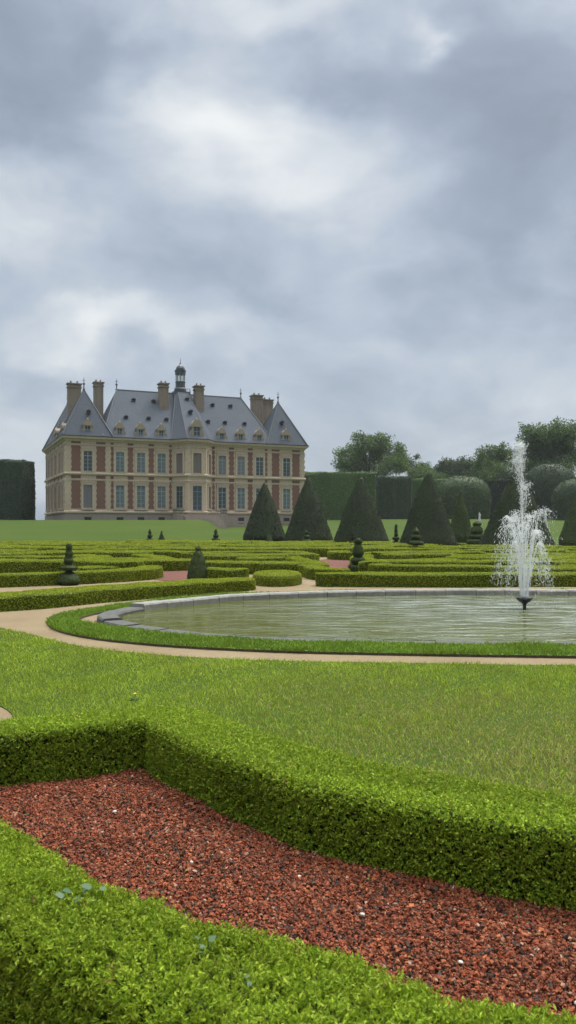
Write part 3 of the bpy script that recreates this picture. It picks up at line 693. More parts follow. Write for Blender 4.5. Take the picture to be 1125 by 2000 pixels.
while yrow < 61.5:
    wid = rr.uniform(.6, .95)*(1+.016*(yrow-23)); gap = rr.uniform(1.3, 2.1)*(1+.010*(yrow-23))
    x = -yrow*.375-rr.uniform(0, 2.5); used = set()
    while x < yrow*.375+.5:
        ln = rr.uniform(1.8, 5.2)*(yrow/32)**.5; x1 = x+ln
        cut = [e for e in EXC if abs(e[1]-yrow) < e[3] and e[0]+e[2] > x and e[0]-e[2] < x1]
        a, b = x, x1
        nxt = x1+rr.uniform(.4, 1.5)
        if cut:
            e = cut[0]
            if e[0]-e[2]-x > .9: b = e[0]-e[2]; nxt = e[0]+e[2]
            else: x = e[0]+e[2]+.01; continue
        if b-a > .8:
            ph, am, sl_ = rr.uniform(0, 6.28), rr.uniform(.12, .65), rr.choice((-1, 1))*rr.uniform(.03, .30 if yrow < 40 else .16)
            q = np.linspace(a, b, max(6, int((b-a)/.3))); tq = (q-a)/(b-a)
            c = np.stack([q, yrow+wid/2+am*np.sin(ph+tq*rr.uniform(2.5, 6))+sl_*(q-(a+b)/2)], 1)
            for end in (0, 1):
                if rr.random() < .62:     # the end of the scroll curls back
                    rad = rr.uniform(.42, .62)*gap; sg = rr.choice((1, 1, -1)); ex = 1 if end else -1; p0 = c[-1] if end else c[0]; ang = rr.uniform(1.2, 2.9)
                    th_ = np.linspace(.15, ang, 8); arc = np.stack([p0[0]+ex*rad*np.sin(th_), p0[1]+sg*rad*(1-np.cos(th_))], 1)
                    c = np.vstack([c, arc]) if end else np.vstack([arc[::-1], c])
            c = spline(c[::2] if len(c) > 9 else c, .22)
            px = pxcol((a+b)/2, yrow)
            if px > 870 and yrow > 47.5: x = nxt; continue
            order = sorted(COLS, key=lambda k: abs(k[0]-px)); w_ = next((k[1] for k in order if k[1] not in used), order[0][1]); used.add(w_)
            far_hedge(c, wid, .42+rr.uniform(-.06, .05), f'box hedge in the {ORD[row]} parterre row, {w_}', seed=row*40+int(x*3) % 37+200)
        x = nxt
    yrow += wid+gap; row += 1

# ------------------------------------------------------------------ topiary
YEWPAL = [(.0221,.0344,.0110), (.0292,.0424,.0133), (.0169,.0278,.0090), (.0358,.0490,.0145)]
def topiary(name, prof, x, y, z, label, cat, group, n=28, L=None, pal=YEWPAL, dens=.95, lump=.02, part_trunk=False, parent=None):
    d = math.hypot(x, y); L = L or max(.028, d*.0014); g = Geo()
    pr = spline([(r, zz, 0) for r, zz in prof], max(.05, prof[-1][1]/40))[:, :2] if len(prof) > 6 else polyline(prof, prof[-1][1]/26)
    g.lathe([(max(r, .01), zz) for r, zz in pr], n, col=tuple(np.array(pal[0])*.8)); V = g.V[0]
    k = wob(V, 3./max(prof[0][0], .3), int(abs(x)*10))*lump*max(r for r, _ in prof); rad = np.hypot(V[:, 0], V[:, 1]); V[:, :2] *= (1+k/np.maximum(rad, .05))[:, None].clip(.8, 1.2)
    Q = g.Q[0]; P, N = scatter(V, Q, int(area(V, Q)/(L*L)*dens)); leaves(g, P, N, L*1.3, L*.8, pal, flat=.5, col=tint(len(P), pal, .25)*(1+.16*wob(P, 1.6, 5)+.10*wob(P, 6, 6))[:, None].clip(.6, 1.5))
    o = g.build(name, M['yew'], parent); o.location = (x, y, z)
    if parent is None: tag(o, label, cat, group)
    return o
def P_(px, y): return (px-562)/F_PX*y
def cone(px, y, r, h, label, pal=YEWPAL, name='yew_cone'):
    x = P_(px, y); z = max(0., float(terrain_z(np.array(x), np.array(y))))
    pr = [(r*.97,0),(r,.25),(r*.99,.55),(r*.80,h*.30),(r*.56,h*.56),(r*.30,h*.80),(r*.10,h*.965),(.02,h)]
    topiary(name, pr, x, y, z, label, 'topiary', 'big clipped yew cones beyond the parterre', 40, pal=pal, lump=.005)
GREENER = [(.0404,.0631,.0163), (.0521,.0763,.0196), (.0323,.0509,.0148)]
cone(516, 71, 1.88, 5.25, 'yew cone standing closest in front of the château, first of the row')
cone(602, 67, 2.02, 5.6, 'yew cone touching the corner of the château in view, second of the row')
cone(705, 60.5, 2.08, 5.3, 'third yew cone from the château before the flat clipped hedge wall')
cone(836, 54, 1.92, 5.15, 'fourth yew cone from the château, before the arch-ended hedge')
cone(1008, 49, 2.25, 4.95, 'largest looking yew cone, standing behind the fountain jet')
cone(1150, 64, 2.3, 6.3, 'last yew cone of the row, cut by the picture edge', GREENER)
cone(899, 70, 1.12, 4.55, 'slim greener yew cone behind the fourth big cone', GREENER)
tg = 'small figured topiaries'
tier = lambda h, r, prof: [(r*a, h*b) for a, b in prof]
SP1 = [(.75,0),(1,.06),(.98,.14),(.72,.25),(.32,.32),(.3,.35),(.74,.385),(.76,.42),(.70,.455),(.3,.49),(.36,.54),(.42,.57),(.40,.62),(.28,.655),(.3,.70),(.34,.74),(.30,.79),(.22,.82),(.26,.88),(.27,.93),(.2,.985),(.03,1)]
topiary('tiered_topiary', tier(1.12, .30, SP1), P_(134, 21.4), 21.4, 0, 'dark tiered yew with domed foot, disc and column beside the path hedge', 'topiary', tg, pal=GREENER)
topiary('cone_topiary', [(.29,0),(.31,.06),(.29,.25),(.20,.58),(.13,.78),(.075,.85),(.06,.87),(.085,.91),(.07,.96),(.02,.99)], P_(386, 23.4), 23.4, 0, 'dark cone yew with a small tip beside the red gravel patch', 'topiary', tg, pal=GREENER)
SP3 = [(.85,0),(1,.05),(1,.16),(.9,.215),(.5,.235),(.55,.26),(.72,.32),(.7,.40),(.48,.445),(.4,.47),(.56,.55),(.56,.62),(.46,.74),(.36,.80),(.32,.83),(.40,.88),(.38,.95),(.2,.995),(.03,1)]
topiary('tiered_topiary', tier(1.18, .33, SP3), P_(699, 26.9), 26.9, 0, 'dark yew stacked as drum, ball and column by the red gravel', 'topiary', tg, pal=GREENER)
SP4 = [(.9,0),(1,.06),(.9,.16),(.4,.22),(.38,.26),(.75,.31),(.72,.40),(.35,.46),(.32,.5),(.52,.55),(.48,.64),(.26,.69),(.24,.73),(.34,.77),(.30,.85),(.15,.92),(.03,1)]
def small(px, y, h, r, sh, label, pal=YEWPAL): topiary('tiered_topiary' if sh is not None else 'cone_topiary', tier(h, r, sh) if sh is not None else [(r,0),(r*.95,.12),(r*.5,h*.5),(r*.16,h*.85),(.03,h)], P_(px, y), y, 0 if y < 66 else float(terrain_z(np.array(P_(px, y)), np.array(y))), label, 'topiary', tg, 20, pal=pal)
small(292, 62.5, 1.35, .36, SP4, 'small spiral yew before the grass bank below the château wing')
small(315, 62.5, 1.2, .40, None, 'small plain cone yew next to the spiral before the bank')
small(421, 62.5, 1.35, .40, SP4, 'small tiered yew before the end of the grass bank')
small(525, 60, 1.2, .45, None, 'small greenish cone yew in front of the first big cone', GREENER)
small(598, 59, 1.35, .45, SP4, 'small tiered yew in front of the second big cone', GREENER)
small(688, 54, 1.3, .28, SP4, 'slender dark yew in front of the third big cone')
small(773, 56, 1.7, .33, SP1, 'tall tiered yew between the third and fourth big cones')
small(812, 49, 1.55, .62, SP4, 'tiered yew with wide domed foot before the fourth big cone', GREENER)
small(931, 66, 1.9, .85, SP3, 'ball-topped green yew beside the slim cone', GREENER)
small(838, 33, .45, .12, SP3, 'tiny dark topiary knob among the hedges before the fourth cone')

# ------------------------------------------------------------------ clipped hedge walls and trees at the back
WALLPAL = [(.0879,.1540,.0405), (.1109,.1818,.0462), (.0716,.1278,.0347)]
def body(geo, V, Q, pal, L, dens, core):
    geo.add(V, Q, col=core); P, N = scatter(V, Q, int(area(V, Q)/(L*L)*dens)); leaves(geo, P, N, L*1.3, L*.85, pal, flat=.9, col=tint(len(P), pal, .25)*(1+.16*wob(P, .5, 5)+.10*wob(P, 2.2, 6))[:, None].clip(.6, 1.5))
def hedge_wall(x0, x1, y, depth, h, label, pal=WALLPAL, rnd=.12, seed=0, name='hedge_wall'):
    z = float(terrain_z(np.array((x0+x1)/2), np.array(y)))-.1
    c = np.stack([np.linspace(x0, x1, max(8, int((x1-x0)/.8))), np.full(max(8, int((x1-x0)/.8)), y)], 1)
    l, r = sides(c, depth); V, Q = loft(l, r, h, rnd); V[:, 2] += z
    V = np.repeat(V[None], 1, 0)[0]; V[:, 2] += .16*wob(V, .7, seed)*(V[:, 2] > z+h*.6); V[:, 1] += .22*wob(V, .9, seed+1); V[:, 0] += .18*wob(V, .6, seed+2)
    g = Geo(); body(g, V, Q, pal, .24, 1.3, tuple(np.array(pal[0])*.8))
    tag(g.build(name, M['tree'], loc=((x0+x1)/2, y, z)), label, 'hedge', 'clipped hedge walls of the park')
def dome(px0, px1, pytop, y, label, pal=WALLPAL, seed=0, sq=2.6, name='hedge_wall'):
    x0, x1 = P_(px0, y), P_(px1, y); z = float(terrain_z(np.array((x0+x1)/2), np.array(y)))-.1; top = EYE+(1027-pytop)/F_PX*y; h = top-z; r = (x1-x0)/2
    t_ = np.linspace(0, math.pi/2, 16); pr = [(r*.93, 0), (r*.98, h*.3)]+[(max(.02, r*math.cos(a)**(2/sq)), h*(.42+.58*math.sin(a)**(2/sq))) for a in t_]
    g = Geo(); g.lathe(pr, 30, sy=.7); V = g.V[0]; Q = g.Q[0]; V = V*(1+.02*wob(V, .6, seed))[:, None]; g2 = Geo(); body(g2, V, Q, pal, .24, 1.3, tuple(np.array(pal[0])*.8))
    o = g2.build(name, M['tree']); o.location = ((x0+x1)/2, y, z); tag(o, label, 'hedge', 'clipped hedge walls of the park')
hedge_wall(P_(-120, 122), P_(54, 122), 122, 6, 9.2, 'dark square-cut hedge block standing alone on the bank', [(.0439,.0710,.0343), (.0575,.0879,.0400), (.0372,.0592,.0286)], .06, 3)
hedge_wall(P_(560, 150), P_(730, 150), 150, 5, 8.9, 'long flat-topped hedge wall between château and oak', WALLPAL, .1, 5)
hedge_wall(P_(735, 155), P_(798, 155), 155, 5, 8.3, 'darker square hedge block beneath the oak tree', [(.0525,.0825,.0338), (.0650,.0975,.0375)], .08, 7)
hedge_wall(P_(800, 160), P_(880, 160), 160, 5, 8.2, 'hedge wall section just behind the fourth yew cone', WALLPAL, .1, 9)
dome(845, 958, 930, 156, 'hedge block with rounded shoulder behind the slim cone', [(.06,.092,.03), (.075,.108,.036)], 11)
hedge_wall(P_(940, 175), P_(1045, 175), 175, 5, 8.6, 'dark recessed hedge wall behind the fountain cone', [(.03,.047,.025), (.038,.056,.028)], .08, 13)
dome(1018, 1128, 907, 160, 'tall dome-clipped hedge behind the tall statue', [(.042,.066,.028), (.052,.08,.032)], 15)
dome(1078, 1190, 936, 148, 'round-topped light hedge block at the picture edge', [(.055,.085,.033), (.07,.10,.038)], 17)
hedge_wall(P_(1090, 170), P_(1330, 170), 170, 5, 9, 'hedge wall running out of the frame behind the domes', WALLPAL, .1, 19)

TREEPAL = [(.0822,.1372,.0336), (.1037,.1653,.0420), (.0633,.1093,.0294), (.1265,.1890,.0483)]
def tree(px, y, lobes, label, n=9000, L=.42, pal=TREEPAL, name='tree', trunk_r=.45, seed=0, limbs=True):
    """lobes: (px, py, radius px across, radius px high) seen at distance y, spread in depth"""
    x0 = P_(px, y); z0 = float(terrain_z(np.array(x0), np.array(y)))
    root = empty(name, (x0, y, z0)); tag(root, label, 'tree', 'park trees behind the hedges')
    r = np.random.default_rng(seed); g, tr = Geo(), Geo(); tot = sum(a[2]*a[3] for a in lobes)
    cz = [EYE+(1027-l[1])/F_PX*y-z0 for l in lobes]; top = max(cz)
    fork = min(cz)*.55; tr.tube([(0,0,-.2),(.1,.05,fork*.6),(0,.1,fork)], [trunk_r*1.2, trunk_r, trunk_r*.85], 9)
    for l, zc in zip(lobes, cz):
        c = np.array([P_(l[0], y)-x0, r.normal()*l[2]/F_PX*y*.9, zc]); R3 = np.array([l[2]/F_PX*y, l[2]/F_PX*y*.9, l[3]/F_PX*y])
        tr.tube([(0,.1,fork*.9), c*[.45,.45,1]*[1,1,.62]+[0,0,fork*.25], c], [trunk_r*.55, trunk_r*.33, .05], 6)
        # sub clumps on the lobe surface, leaves in each clump
        nc = 28
        cd = nrm(r.normal(size=(nc, 3))); cc = c+cd*R3*(.45+.5*r.random((nc, 1))); cr = (.30+.24*r.random(nc))*R3.mean()
        for p, q in zip(cc, cr):
            tr.tube([c, (c+p)/2+r.normal(size=3)*.2, p], [.07, .045, .015], 4)
            k = int(n*l[2]*l[3]/tot/nc); dv = nrm(r.normal(size=(k, 3))); P = p+dv*q*(r.random((k, 1))**.5)*[1.1,1.1,.95]
            leaves(g, P, dv, L, L*.62, pal, .5, .8, .25, var=.3, col=tint(k, pal, .2)*r.uniform(.85, 1.15))
    tr.build('trunk', M['bark'], root); g.build('crown', M['tree'], root)
    return root
tree(722, 178, [(722,880,40,30),(683,893,32,26),(760,886,34,30),(705,868,26,20),(742,866,26,18),(665,908,20,14),(725,905,60,20),(776,905,22,18),(690,915,40,18),(755,915,36,18)], 'broad dark oak with airy crown behind the flat hedge wall', 21000, .40, seed=1, trunk_r=.6)
tree(800, 186, [(800,900,14,18),(812,893,8,8),(792,910,14,14)], 'thin wispy tree just beside the broad oak', 700, .38, seed=2, trunk_r=.14)
tree(832, 190, [(832,918,26,16),(815,924,20,14),(835,932,30,14)], 'low bushy tree between the oak and the round bright tree', 7000, .42, seed=3, trunk_r=.25)
tree(868, 200, [(868,916,24,18),(855,922,20,16),(872,934,28,14)], 'mid-sized lighter green tree over the hedge behind the fourth cone', 7500, .42, [(.06,.09,.03), (.075,.105,.034)], seed=4, trunk_r=.3)
tree(908, 195, [(905,912,26,18),(922,918,20,18),(890,922,20,16),(908,935,34,14)], 'rounded pale tree beside the dense upright tree', 8500, .42, [(.062,.092,.032), (.05,.078,.028)], seed=5, trunk_r=.3)
tree(965, 178, [(965,890,30,26),(950,905,24,22),(985,884,22,20),(972,915,32,26),(945,920,18,22),(965,930,34,22)], 'dense upright tree immediately beside the top of the fountain jet', 15000, .40, seed=6, trunk_r=.5)
tree(1070, 172, [(1060,862,36,28),(1095,850,34,24),(1030,880,26,26),(1110,880,40,34),(1060,895,44,26),(1040,858,22,18),(1020,905,24,26),(1075,880,50,32),(1035,850,28,24),(1085,842,40,20),(1115,858,34,30),(1085,920,50,26),(1035,920,30,24)], 'tallest big tree rising behind the dome-clipped hedge', 34000, .40, seed=7, trunk_r=.7)
tree(1150, 185, [(1150,860,36,36),(1165,890,40,36),(1130,905,30,26)], 'tall tree cut by the picture edge', 8000, .45, seed=8, trunk_r=.6)

# statues
def statue(px, y, h, label):
    x = P_(px, y); z = float(terrain_z(np.array(x), np.array(y))); root = empty('statue', (x, y, z)); root.scale = (.62,.62,1); tag(root, label, 'statue', 'white statues on the lawn')
    p = h*.38; g = Geo(); g.box(-.55,.55,-.55,.55,-.1,.18); g.box(-.42,.42,-.42,.42,.18,p-.15); g.box(-.52,.52,-.52,.52,p-.15,p); g.build('pedestal', M['statue'], root)
    f = h-p; g = Geo(); g.lathe([(.33,p),(.3,p+f*.1),(.24,p+f*.3),(.27,p+f*.45),(.2,p+f*.55),(.29,p+f*.72),(.3,p+f*.8),(.11,p+f*.845),(.1,p+f*.87),(.15,p+f*.91),(.155,p+f*.95),(.08,p+f)], 14, sx=1, sy=.75)
    g.tube([(.24,0,p+f*.78),(.3,-.1,p+f*.62),(.1,-.24,p+f*.56)], [.085,.07,.05], 7); g.build('figure', M['statue'], root, smooth=True)
statue(936, 128, 2.0, 'small white statue on the lawn beside the slim yew cone')
statue(1065, 118, 2.5, 'tall white statue beside the cone behind the fountain')

# ------------------------------------------------------------------ fountain
fo = empty('fountain', (NOZ[0], NOZ[1], .05)); tag(fo, 'fountain throwing a tall white jet and lower sprays from a dark nozzle', 'fountain')
g = Geo(); g.lathe([(.02,-.05),(.025,.03),(.03,.06),(.05,.085),(.095,.12),(.125,.155),(.13,.18),(.10,.185),(.06,.19)], 18); g.build('nozzle', M['iron'], fo, smooth=True).scale = (1.25,1.25,1.1)
def spray_mat():
    m, t, b = mat('white_water'); b.inputs['Base Color'].default_value = (.86,.89,.9,1); b.inputs['Roughness'].default_value = .25; b.inputs['IOR'].default_value = 1.333; b.inputs['Transmission Weight'].default_value = .45
    tr = t.n('ShaderNodeBsdfTranslucent'); tr.inputs[0].default_value = (.9,.92,.93,1); mx = t.n('ShaderNodeMixShader'); mx.inputs[0].default_value = .35
    t.put(mx.inputs[1], b.outputs[0]); t.put(mx.inputs[2], tr.outputs[0])
    cl = t.n('ShaderNodeBsdfTransparent'); m2 = t.n('ShaderNodeMixShader'); m2.inputs[0].default_value = .56; t.put(m2.inputs[1], mx.outputs[0]); t.put(m2.inputs[2], cl.outputs[0])
    t.put(m.node_tree.nodes['Material Output'].inputs[0], m2.outputs[0]); return m
M['spray'] = spray_mat()
OCT = np.array([(1,0,0),(-1,0,0),(0,1,0),(0,-1,0),(0,0,1.),(0,0,-1)]); OT = np.array([(0,2,4),(2,1,4),(1,3,4),(3,0,4),(2,0,5),(1,2,5),(3,1,5),(0,3,5)])
def drops(g, P, Vd, s, el=1.6):
    n = len(P); d = nrm(Vd); a = nrm(np.cross(d, rng.normal(size=(n, 3)))); b = np.cross(d, a); s = np.asarray(s).reshape(-1, 1, 1)
    V = P[:, None, :]+s*(OCT[None, :, :1]*a[:, None]+OCT[None, :, 1:2]*b[:, None]+OCT[None, :, 2:]*el*d[:, None])
    g.add(V.reshape(-1, 3), T=(np.arange(n)[:, None, None]*6+OT).reshape(-1, 3), col=(1,1,1))
G9 = 9.81
def jet(vz, vr, az, n, r0, size, spread=.05, fall=.95, tube_to=.35):
    """one ballistic jet: a broken rope of water low down, drops higher up and falling"""
    g = Geo(); v = np.array([vr*math.cos(az), vr*math.sin(az), vz]); p0 = np.array([r0*math.cos(az), r0*math.sin(az), .18]); tf = (vz+math.sqrt(vz*vz+2*G9*.15))/G9
    t_ = tf*fall*rng.random(n)**.8
    tight = np.minimum(1, .25+t_/(tf*.5))[:, None]
    vv = v+rng.normal(size=(n, 3))*spread*np.linalg.norm(v)*tight*[1,1,.55]
    P = p0+vv*t_[:, None]; P[:, 2] -= .5*G9*t_**2; vel = vv.copy(); vel[:, 2] -= G9*t_
    k = P[:, 2] > 0; drops(g, P[k], vel[k], (size*(.4+1.0*rng.random(n)**2))[k], 3.2)
    for q in range(2):
        ta = np.linspace(.0, tf*tube_to, 10)+q*.004; path = p0+v*ta[:, None]+rng.normal(size=(10, 3))*.006; path[:, 2] -= .5*G9*ta**2
        g.tube(path, list(np.linspace(.0045, .0015, 10)), 5, (1,1,1))
    g.build('water_jet', M['spray'], fo)
vtop = math.sqrt(2*G9*2.92)
jet(vtop, .10, 2.8, 2200, .01, .0052, .010, .62, .30)
jet(vtop*.95, .16, 3.2, 1200, .02, .0052, .013, .66, .25)
jet(vtop*.86, .05, 1.0, 600, .02, .006, .012, .7, .3)
for k in range(14):
    a = k*2*math.pi/14+.2; jet(rng.uniform(4.9, 5.75), rng.uniform(.22, .5), a, 460, .05, .0056, .017, .9, .55)
for k in range(8):
    a = k*2*math.pi/8+.5; jet(rng.uniform(3.3, 4.3), rng.uniform(.34, .58), a, 170, .07, .005, .03, .95, .35)
for az_, vz_, vr_ in ((3.3,5.5,.52),(2.9,5.2,.42),(3.9,4.6,.6),(.2,5.0,.40),(-.4,4.5,.5)): jet(vz_, vr_, az_, 560, .05, .006, .010, .93, .6)
g = Geo(); n = 420; a = rng.random(n)*6.283; rr_ = .75*np.sqrt(rng.random(n)); zz = rng.random(n)**2*.9*(1-rr_/.9)
drops(g, np.stack([rr_*np.cos(a), rr_*np.sin(a), .02+zz], 1), np.tile([0,0,-1.], (n, 1)), .0025+.004*rng.random(n), 1.5); g.build('spray', M['spray'], fo)

# ------------------------------------------------------------------ chateau  (local x along the front, y into the building, front faces -y)
TH = R(23.5); CU, SU = math.cos(TH), math.sin(TH); X0, Y0 = -32.27, 115.0
def u_at(px, v=0.):
    t = (px-562)/F_PX; return (t*(Y0+CU*v)-X0+SU*v)/(CU-t*SU)
LEN, DEP, PAV, MD = 38.1, 24.0, 6.4, 13.0
ZB, ZC, ZR = .2, 14.0, 22.9
ch = empty('chateau', (X0, Y0, 0), TH)
tag(ch, 'brick and stone château with steep slate roofs standing beyond the parterre', 'château')
fp = [(0,0),(15.9,0),(17.6,-2.6),(20.5,-2.6),(22.2,0),(LEN,0),(LEN,DEP),(LEN-PAV,DEP),(LEN-PAV,MD),(PAV,MD),(PAV,DEP),(0,DEP)]
g = Geo(); g.prism(fp, ZB, ZC+.3); g.build('wall', M['stone'], ch)
def band(name, z0, z1, o, material, prof=None):
    g = Geo(); n = len(fp)
    rings = prof or [(0, z0), (o, z0), (o, z1), (0, z1)]
    V = np.concatenate([np.column_stack([offset(fp, d+.003), np.full(n, z)]) for d, z in rings])
    g.add(V, [(k*n+i, k*n+(i+1) % n, (k+1)*n+(i+1) % n, (k+1)*n+i) for k in range(len(rings)-1) for i in range(n)])
    return g.build(name, material, ch)
band('plinth', 0, 0, 0, M['stone2'], [(.12, ZB-.1), (.12, 3.25), (.0, 3.3)])
band('plinth_moulding', 0, 0, 0, M['stone'], [(0, 3.42), (.22, 3.5), (.24, 3.72), (.08, 3.8), (0, 3.86)])
band('string_course', 0, 0, 0, M['stone'], [(0, 9.0), (.1, 9.02), (.24, 9.16), (.24, 9.34), (.08, 9.42), (0, 9.45)])
band('string_course', 0, 0, 0, M['stone'], [(0, 8.28), (.08, 8.3), (.08, 8.44), (0, 8.46)])
band('string_course', 0, 0, 0, M['stone'], [(0, 13.38), (.1, 13.4), (.1, 13.54), (0, 13.56)])
band('cornice', 0, 0, 0, M['stone'], [(0, 13.95), (.12, 14.0), (.2, 14.2), (.5, 14.35), (.55, 14.62), (0, 14.66)])
band('gutter', 0, 0, 0, M['lead'], [(.3, 14.625), (.58, 14.63), (.6, 14.76), (.3, 14.78)])

# windows: stone surround > frame, pane
def window_parts(w, h, ped=False):
    s = Geo(); j = .27
    s.box(-w/2-j, -w/2, -.15, 0, -.12, h+.02); s.box(w/2, w/2+j, -.15, 0, -.12, h+.02)
    s.box(-w/2-j-.03, w/2+j+.03, -.17, 0, h+.02, h+.42); s.box(-w/2-j-.08, w/2+j+.08, -.24, 0, -.32, -.12)
    s.box(-w/2-j-.06, w/2+j+.06, -.26, 0, h+.42, h+.52)
    s.box(-.16, .16, -.24, -.17, h+.05, h+.40)
    f = Geo(); t = .075
    f.box(-w/2, -w/2+t, -.075, -.02, 0, h); f.box(w/2-t, w/2, -.075, -.02, 0, h); f.box(-w/2+t, w/2-t, -.075, -.02, 0, t); f.box(-w/2+t, w/2-t, -.075, -.02, h-t, h)
    f.box(-.05, .05, -.08, -.02, t, h-t); z = h*.76; f.box(-w/2+t, -.05, -.078, -.02, z-.05, z+.05); f.box(.05, w/2-t, -.078, -.02, z-.05, z+.05)
    for q in (.19, .38, .57): f.box(-w/2+t, -.05, -.06, -.02, h*q-.018, h*q+.018); f.box(.05, w/2-t, -.06, -.02, h*q-.018, h*q+.018)
    p = Geo(); p.box(-w/2+.01, w/2-.01, -.035, -.005, .01, h-.01)
    return s, f, p
cache = {}
def window(u, v, z, w, h, rot=0., pane='glass', frame='frame', name='window', sc=None):
    key = (w, h)
    if key not in cache: cache[key] = window_parts(w, h)
    s, f, p = cache[key]; k2 = (key, pane, frame)
    if k2 not in cache:
        a = s.build(name, M['stone'], ch); b = f.build('frame', M[frame], a); c = p.build('pane', M[pane], a); cache[k2] = (a, b, c); new = a
    else:
        a, b, c = cache[k2]; new = a.copy(); COL.objects.link(new); new.parent = ch
        for q in (b, c):
            d = q.copy(); COL.objects.link(d); d.parent = new
    new.location = (u, v, z); new.rotation_euler = (0, 0, rot); return new
UW = [7.9, 11.05, 14.2, 23.9, 27.05, 30.2]; UP = [3.2, 34.9]
for i, u in enumerate(UW):
    window(u, -.004, 9.62, 1.3, 2.95, pane='glass' if i < 3 else 'shutter_grey' if i in (3, 4) else 'glass_dark')
    window(u, -.004, 4.3, 1.3, 3.3, pane='glass' if i < 3 else 'glass_dark' if i != 4 else 'glass')
window(UP[0], -.004, 9.62, 1.3, 2.95, pane='glass_dark'); window(UP[0], -.004, 4.3, 1.3, 3.3, pane='shutter_grey', frame='shutter_grey')
window(UP[1], -.004, 9.62, 1.3, 2.95, pane='glass_dark'); window(UP[1], -.004, 4.3, 1.3, 3.3, pane='glass')
fa = math.atan2(2.6, 1.7)
window(16.75-.004, -1.3, 9.62, 1.3, 2.95, -fa, 'shutter', 'shutter'); window(16.75-.004, -1.3, 4.3, 1.3, 3.3, -fa, 'glass_dark', 'frame_blue')
window(21.35+.004, -1.3, 9.62, 1.3, 2.95, fa, 'shutter', 'shutter'); window(21.35+.004, -1.3, 4.3, 1.3, 3.3, fa, 'shutter', 'shutter')
window(19.05, -2.604, 9.62, 1.3, 2.95, 0, 'shutter', 'shutter')
window(19.05, -2.604, 3.95, 1.45, 3.7, 0, 'glass_dark', 'frame_blue', name='door')
for v in (2.4, 5.0, 9.6, 14.4, 19.0, 21.6):
    window(-.004, v, 9.62, 1.3, 2.95, -math.pi/2, 'shutter'if v < 9 else 'glass_dark', 'shutter'); window(-.004, v, 4.3, 1.3, 3.3, -math.pi/2, 'shutter', 'shutter')
# brick panels with toothed quoins
def panel(u, w, segs, rot=0, v=-.003, tooth=.16, u_is_v=False):
    for z0, z1 in segs:
        g = Geo(); n = max(1, round((z1-z0)/.42)); dz = (z1-z0)/n
        for k in range(n):
            hw = w/2-(tooth/2 if k % 2 else 0); g.box(-hw, hw, -.03, .0, z0+k*dz, z0+(k+1)*dz)
        o = g.build('brick_panel', M['brick'], ch); o.location = (u, v, 0) if not u_is_v else (v, u, 0); o.rotation_euler.z = rot
SEG = [(4.15, 8.2), (8.52, 8.97), (9.6, 13.3), (13.62, 13.92)]
for u in (1.5, 5.1): panel(u, 1.35, SEG); panel(LEN-u, 1.35, SEG)
for u in (9.48, 12.63): panel(u, .86, SEG, tooth=.2); panel(LEN-u, .86, SEG, tooth=.2)
for u in (6.75, 15.6): panel(u, .42, SEG, tooth=.18); panel(LEN-u, .42, SEG, tooth=.18)
for u in (3.7, 7.3, 12.0, 16.7, 20.3): panel(u, .75, SEG, -math.pi/2, tooth=.2, u_is_v=True)
# corner quoins
def quoin(u0, u1):
    g = Geo(); z = 3.9; k = 0
    while z < 13.3:
        e = .14 if k % 2 else 0; g.box(u0-e, u1+e, -.07, -.004, z, z+.44); z += .47; k += 1
    g.build('quoin', M['stone'], ch)
quoin(.02, .5); quoin(LEN-.5, LEN-.02); quoin(6.0, 6.35); quoin(LEN-6.35, LEN-6.0)
# basement windows
for u in UW+UP:
    g = Geo(); g.box(-.5, .5, -.135, -.125, 0, .55); o = g.build('basement_window', M['dark'], ch); o.location = (u, 0, 2.35)
g = Geo(); g.box(-.45, .45, -.14, -.125, 0, 1.5); o = g.build('basement_door', M['dark'], ch); o.location = (u_at(470), 0, .5)

# roofs
def roof(name, base, top, z0, z1, material=None):
    """hipped roof between a base outline and a top outline of as many corners"""
    n = len(base); g = Geo()
    V = [(x, y, z0) for x, y in base]+[(x, y, z1) for x, y in top]
    g.add(V, [(i, (i+1) % n, n+(i+1) % n, n+i) for i in range(n)]+[])
    T = earclip(base); g.add([(x, y, z0) for x, y in base], T=[t[::-1] for t in T])
    if len(set(top)) > 2: g.add([(x, y, z1) for x, y in top], T=earclip(top))
    return g.build(name, material or M['slate'], ch)
z0 = 14.78; e = .38
mb = [(PAV-1.1,-e),(LEN-PAV+1.1,-e),(LEN-PAV+1.1,MD+e),(PAV-1.1,MD+e)]
RU0, RU1 = 8.7, LEN-8.7
mr = roof('roof', mb, [(RU0,6.4),(RU1,6.4),(RU1,6.6),(RU0,6.6)], z0, ZR)
roof('roof', [(15.6,-e+.01),(17.4,-2.95),(20.7,-2.95),(22.5,-e+.01),(22.5,6.5),(15.6,6.5)], [(17.9,5.6),(18.25,5.25),(19.85,5.25),(20.2,5.6),(20.2,6.5),(17.9,6.5)], z0+.005, ZR+.12)
def pav_roof(u0, v0, v1, apz):
    c = (u0+PAV/2, (v0+v1)/2)
    roof('roof', [(u0-e,v0-e),(u0+PAV+e,v0-e),(u0+PAV+e,v1+e),(u0-e,v1+e)], [(c[0]-.05,c[1]-.05),(c[0]+.05,c[1]-.05),(c[0]+.05,c[1]+.05),(c[0]-.05,c[1]+.05)], z0+.01, apz)
    g = Geo()
    for a, b in ((u0-e,v0-e),(u0+PAV+e,v0-e),(u0-e,v1+e)): g.tube([(a,b,z0+.03),(c[0],c[1],apz+.03)], [.13,.09], 6)
    g.build('hip_flashing', M['lead'], ch); finial(c[0], c[1], apz)
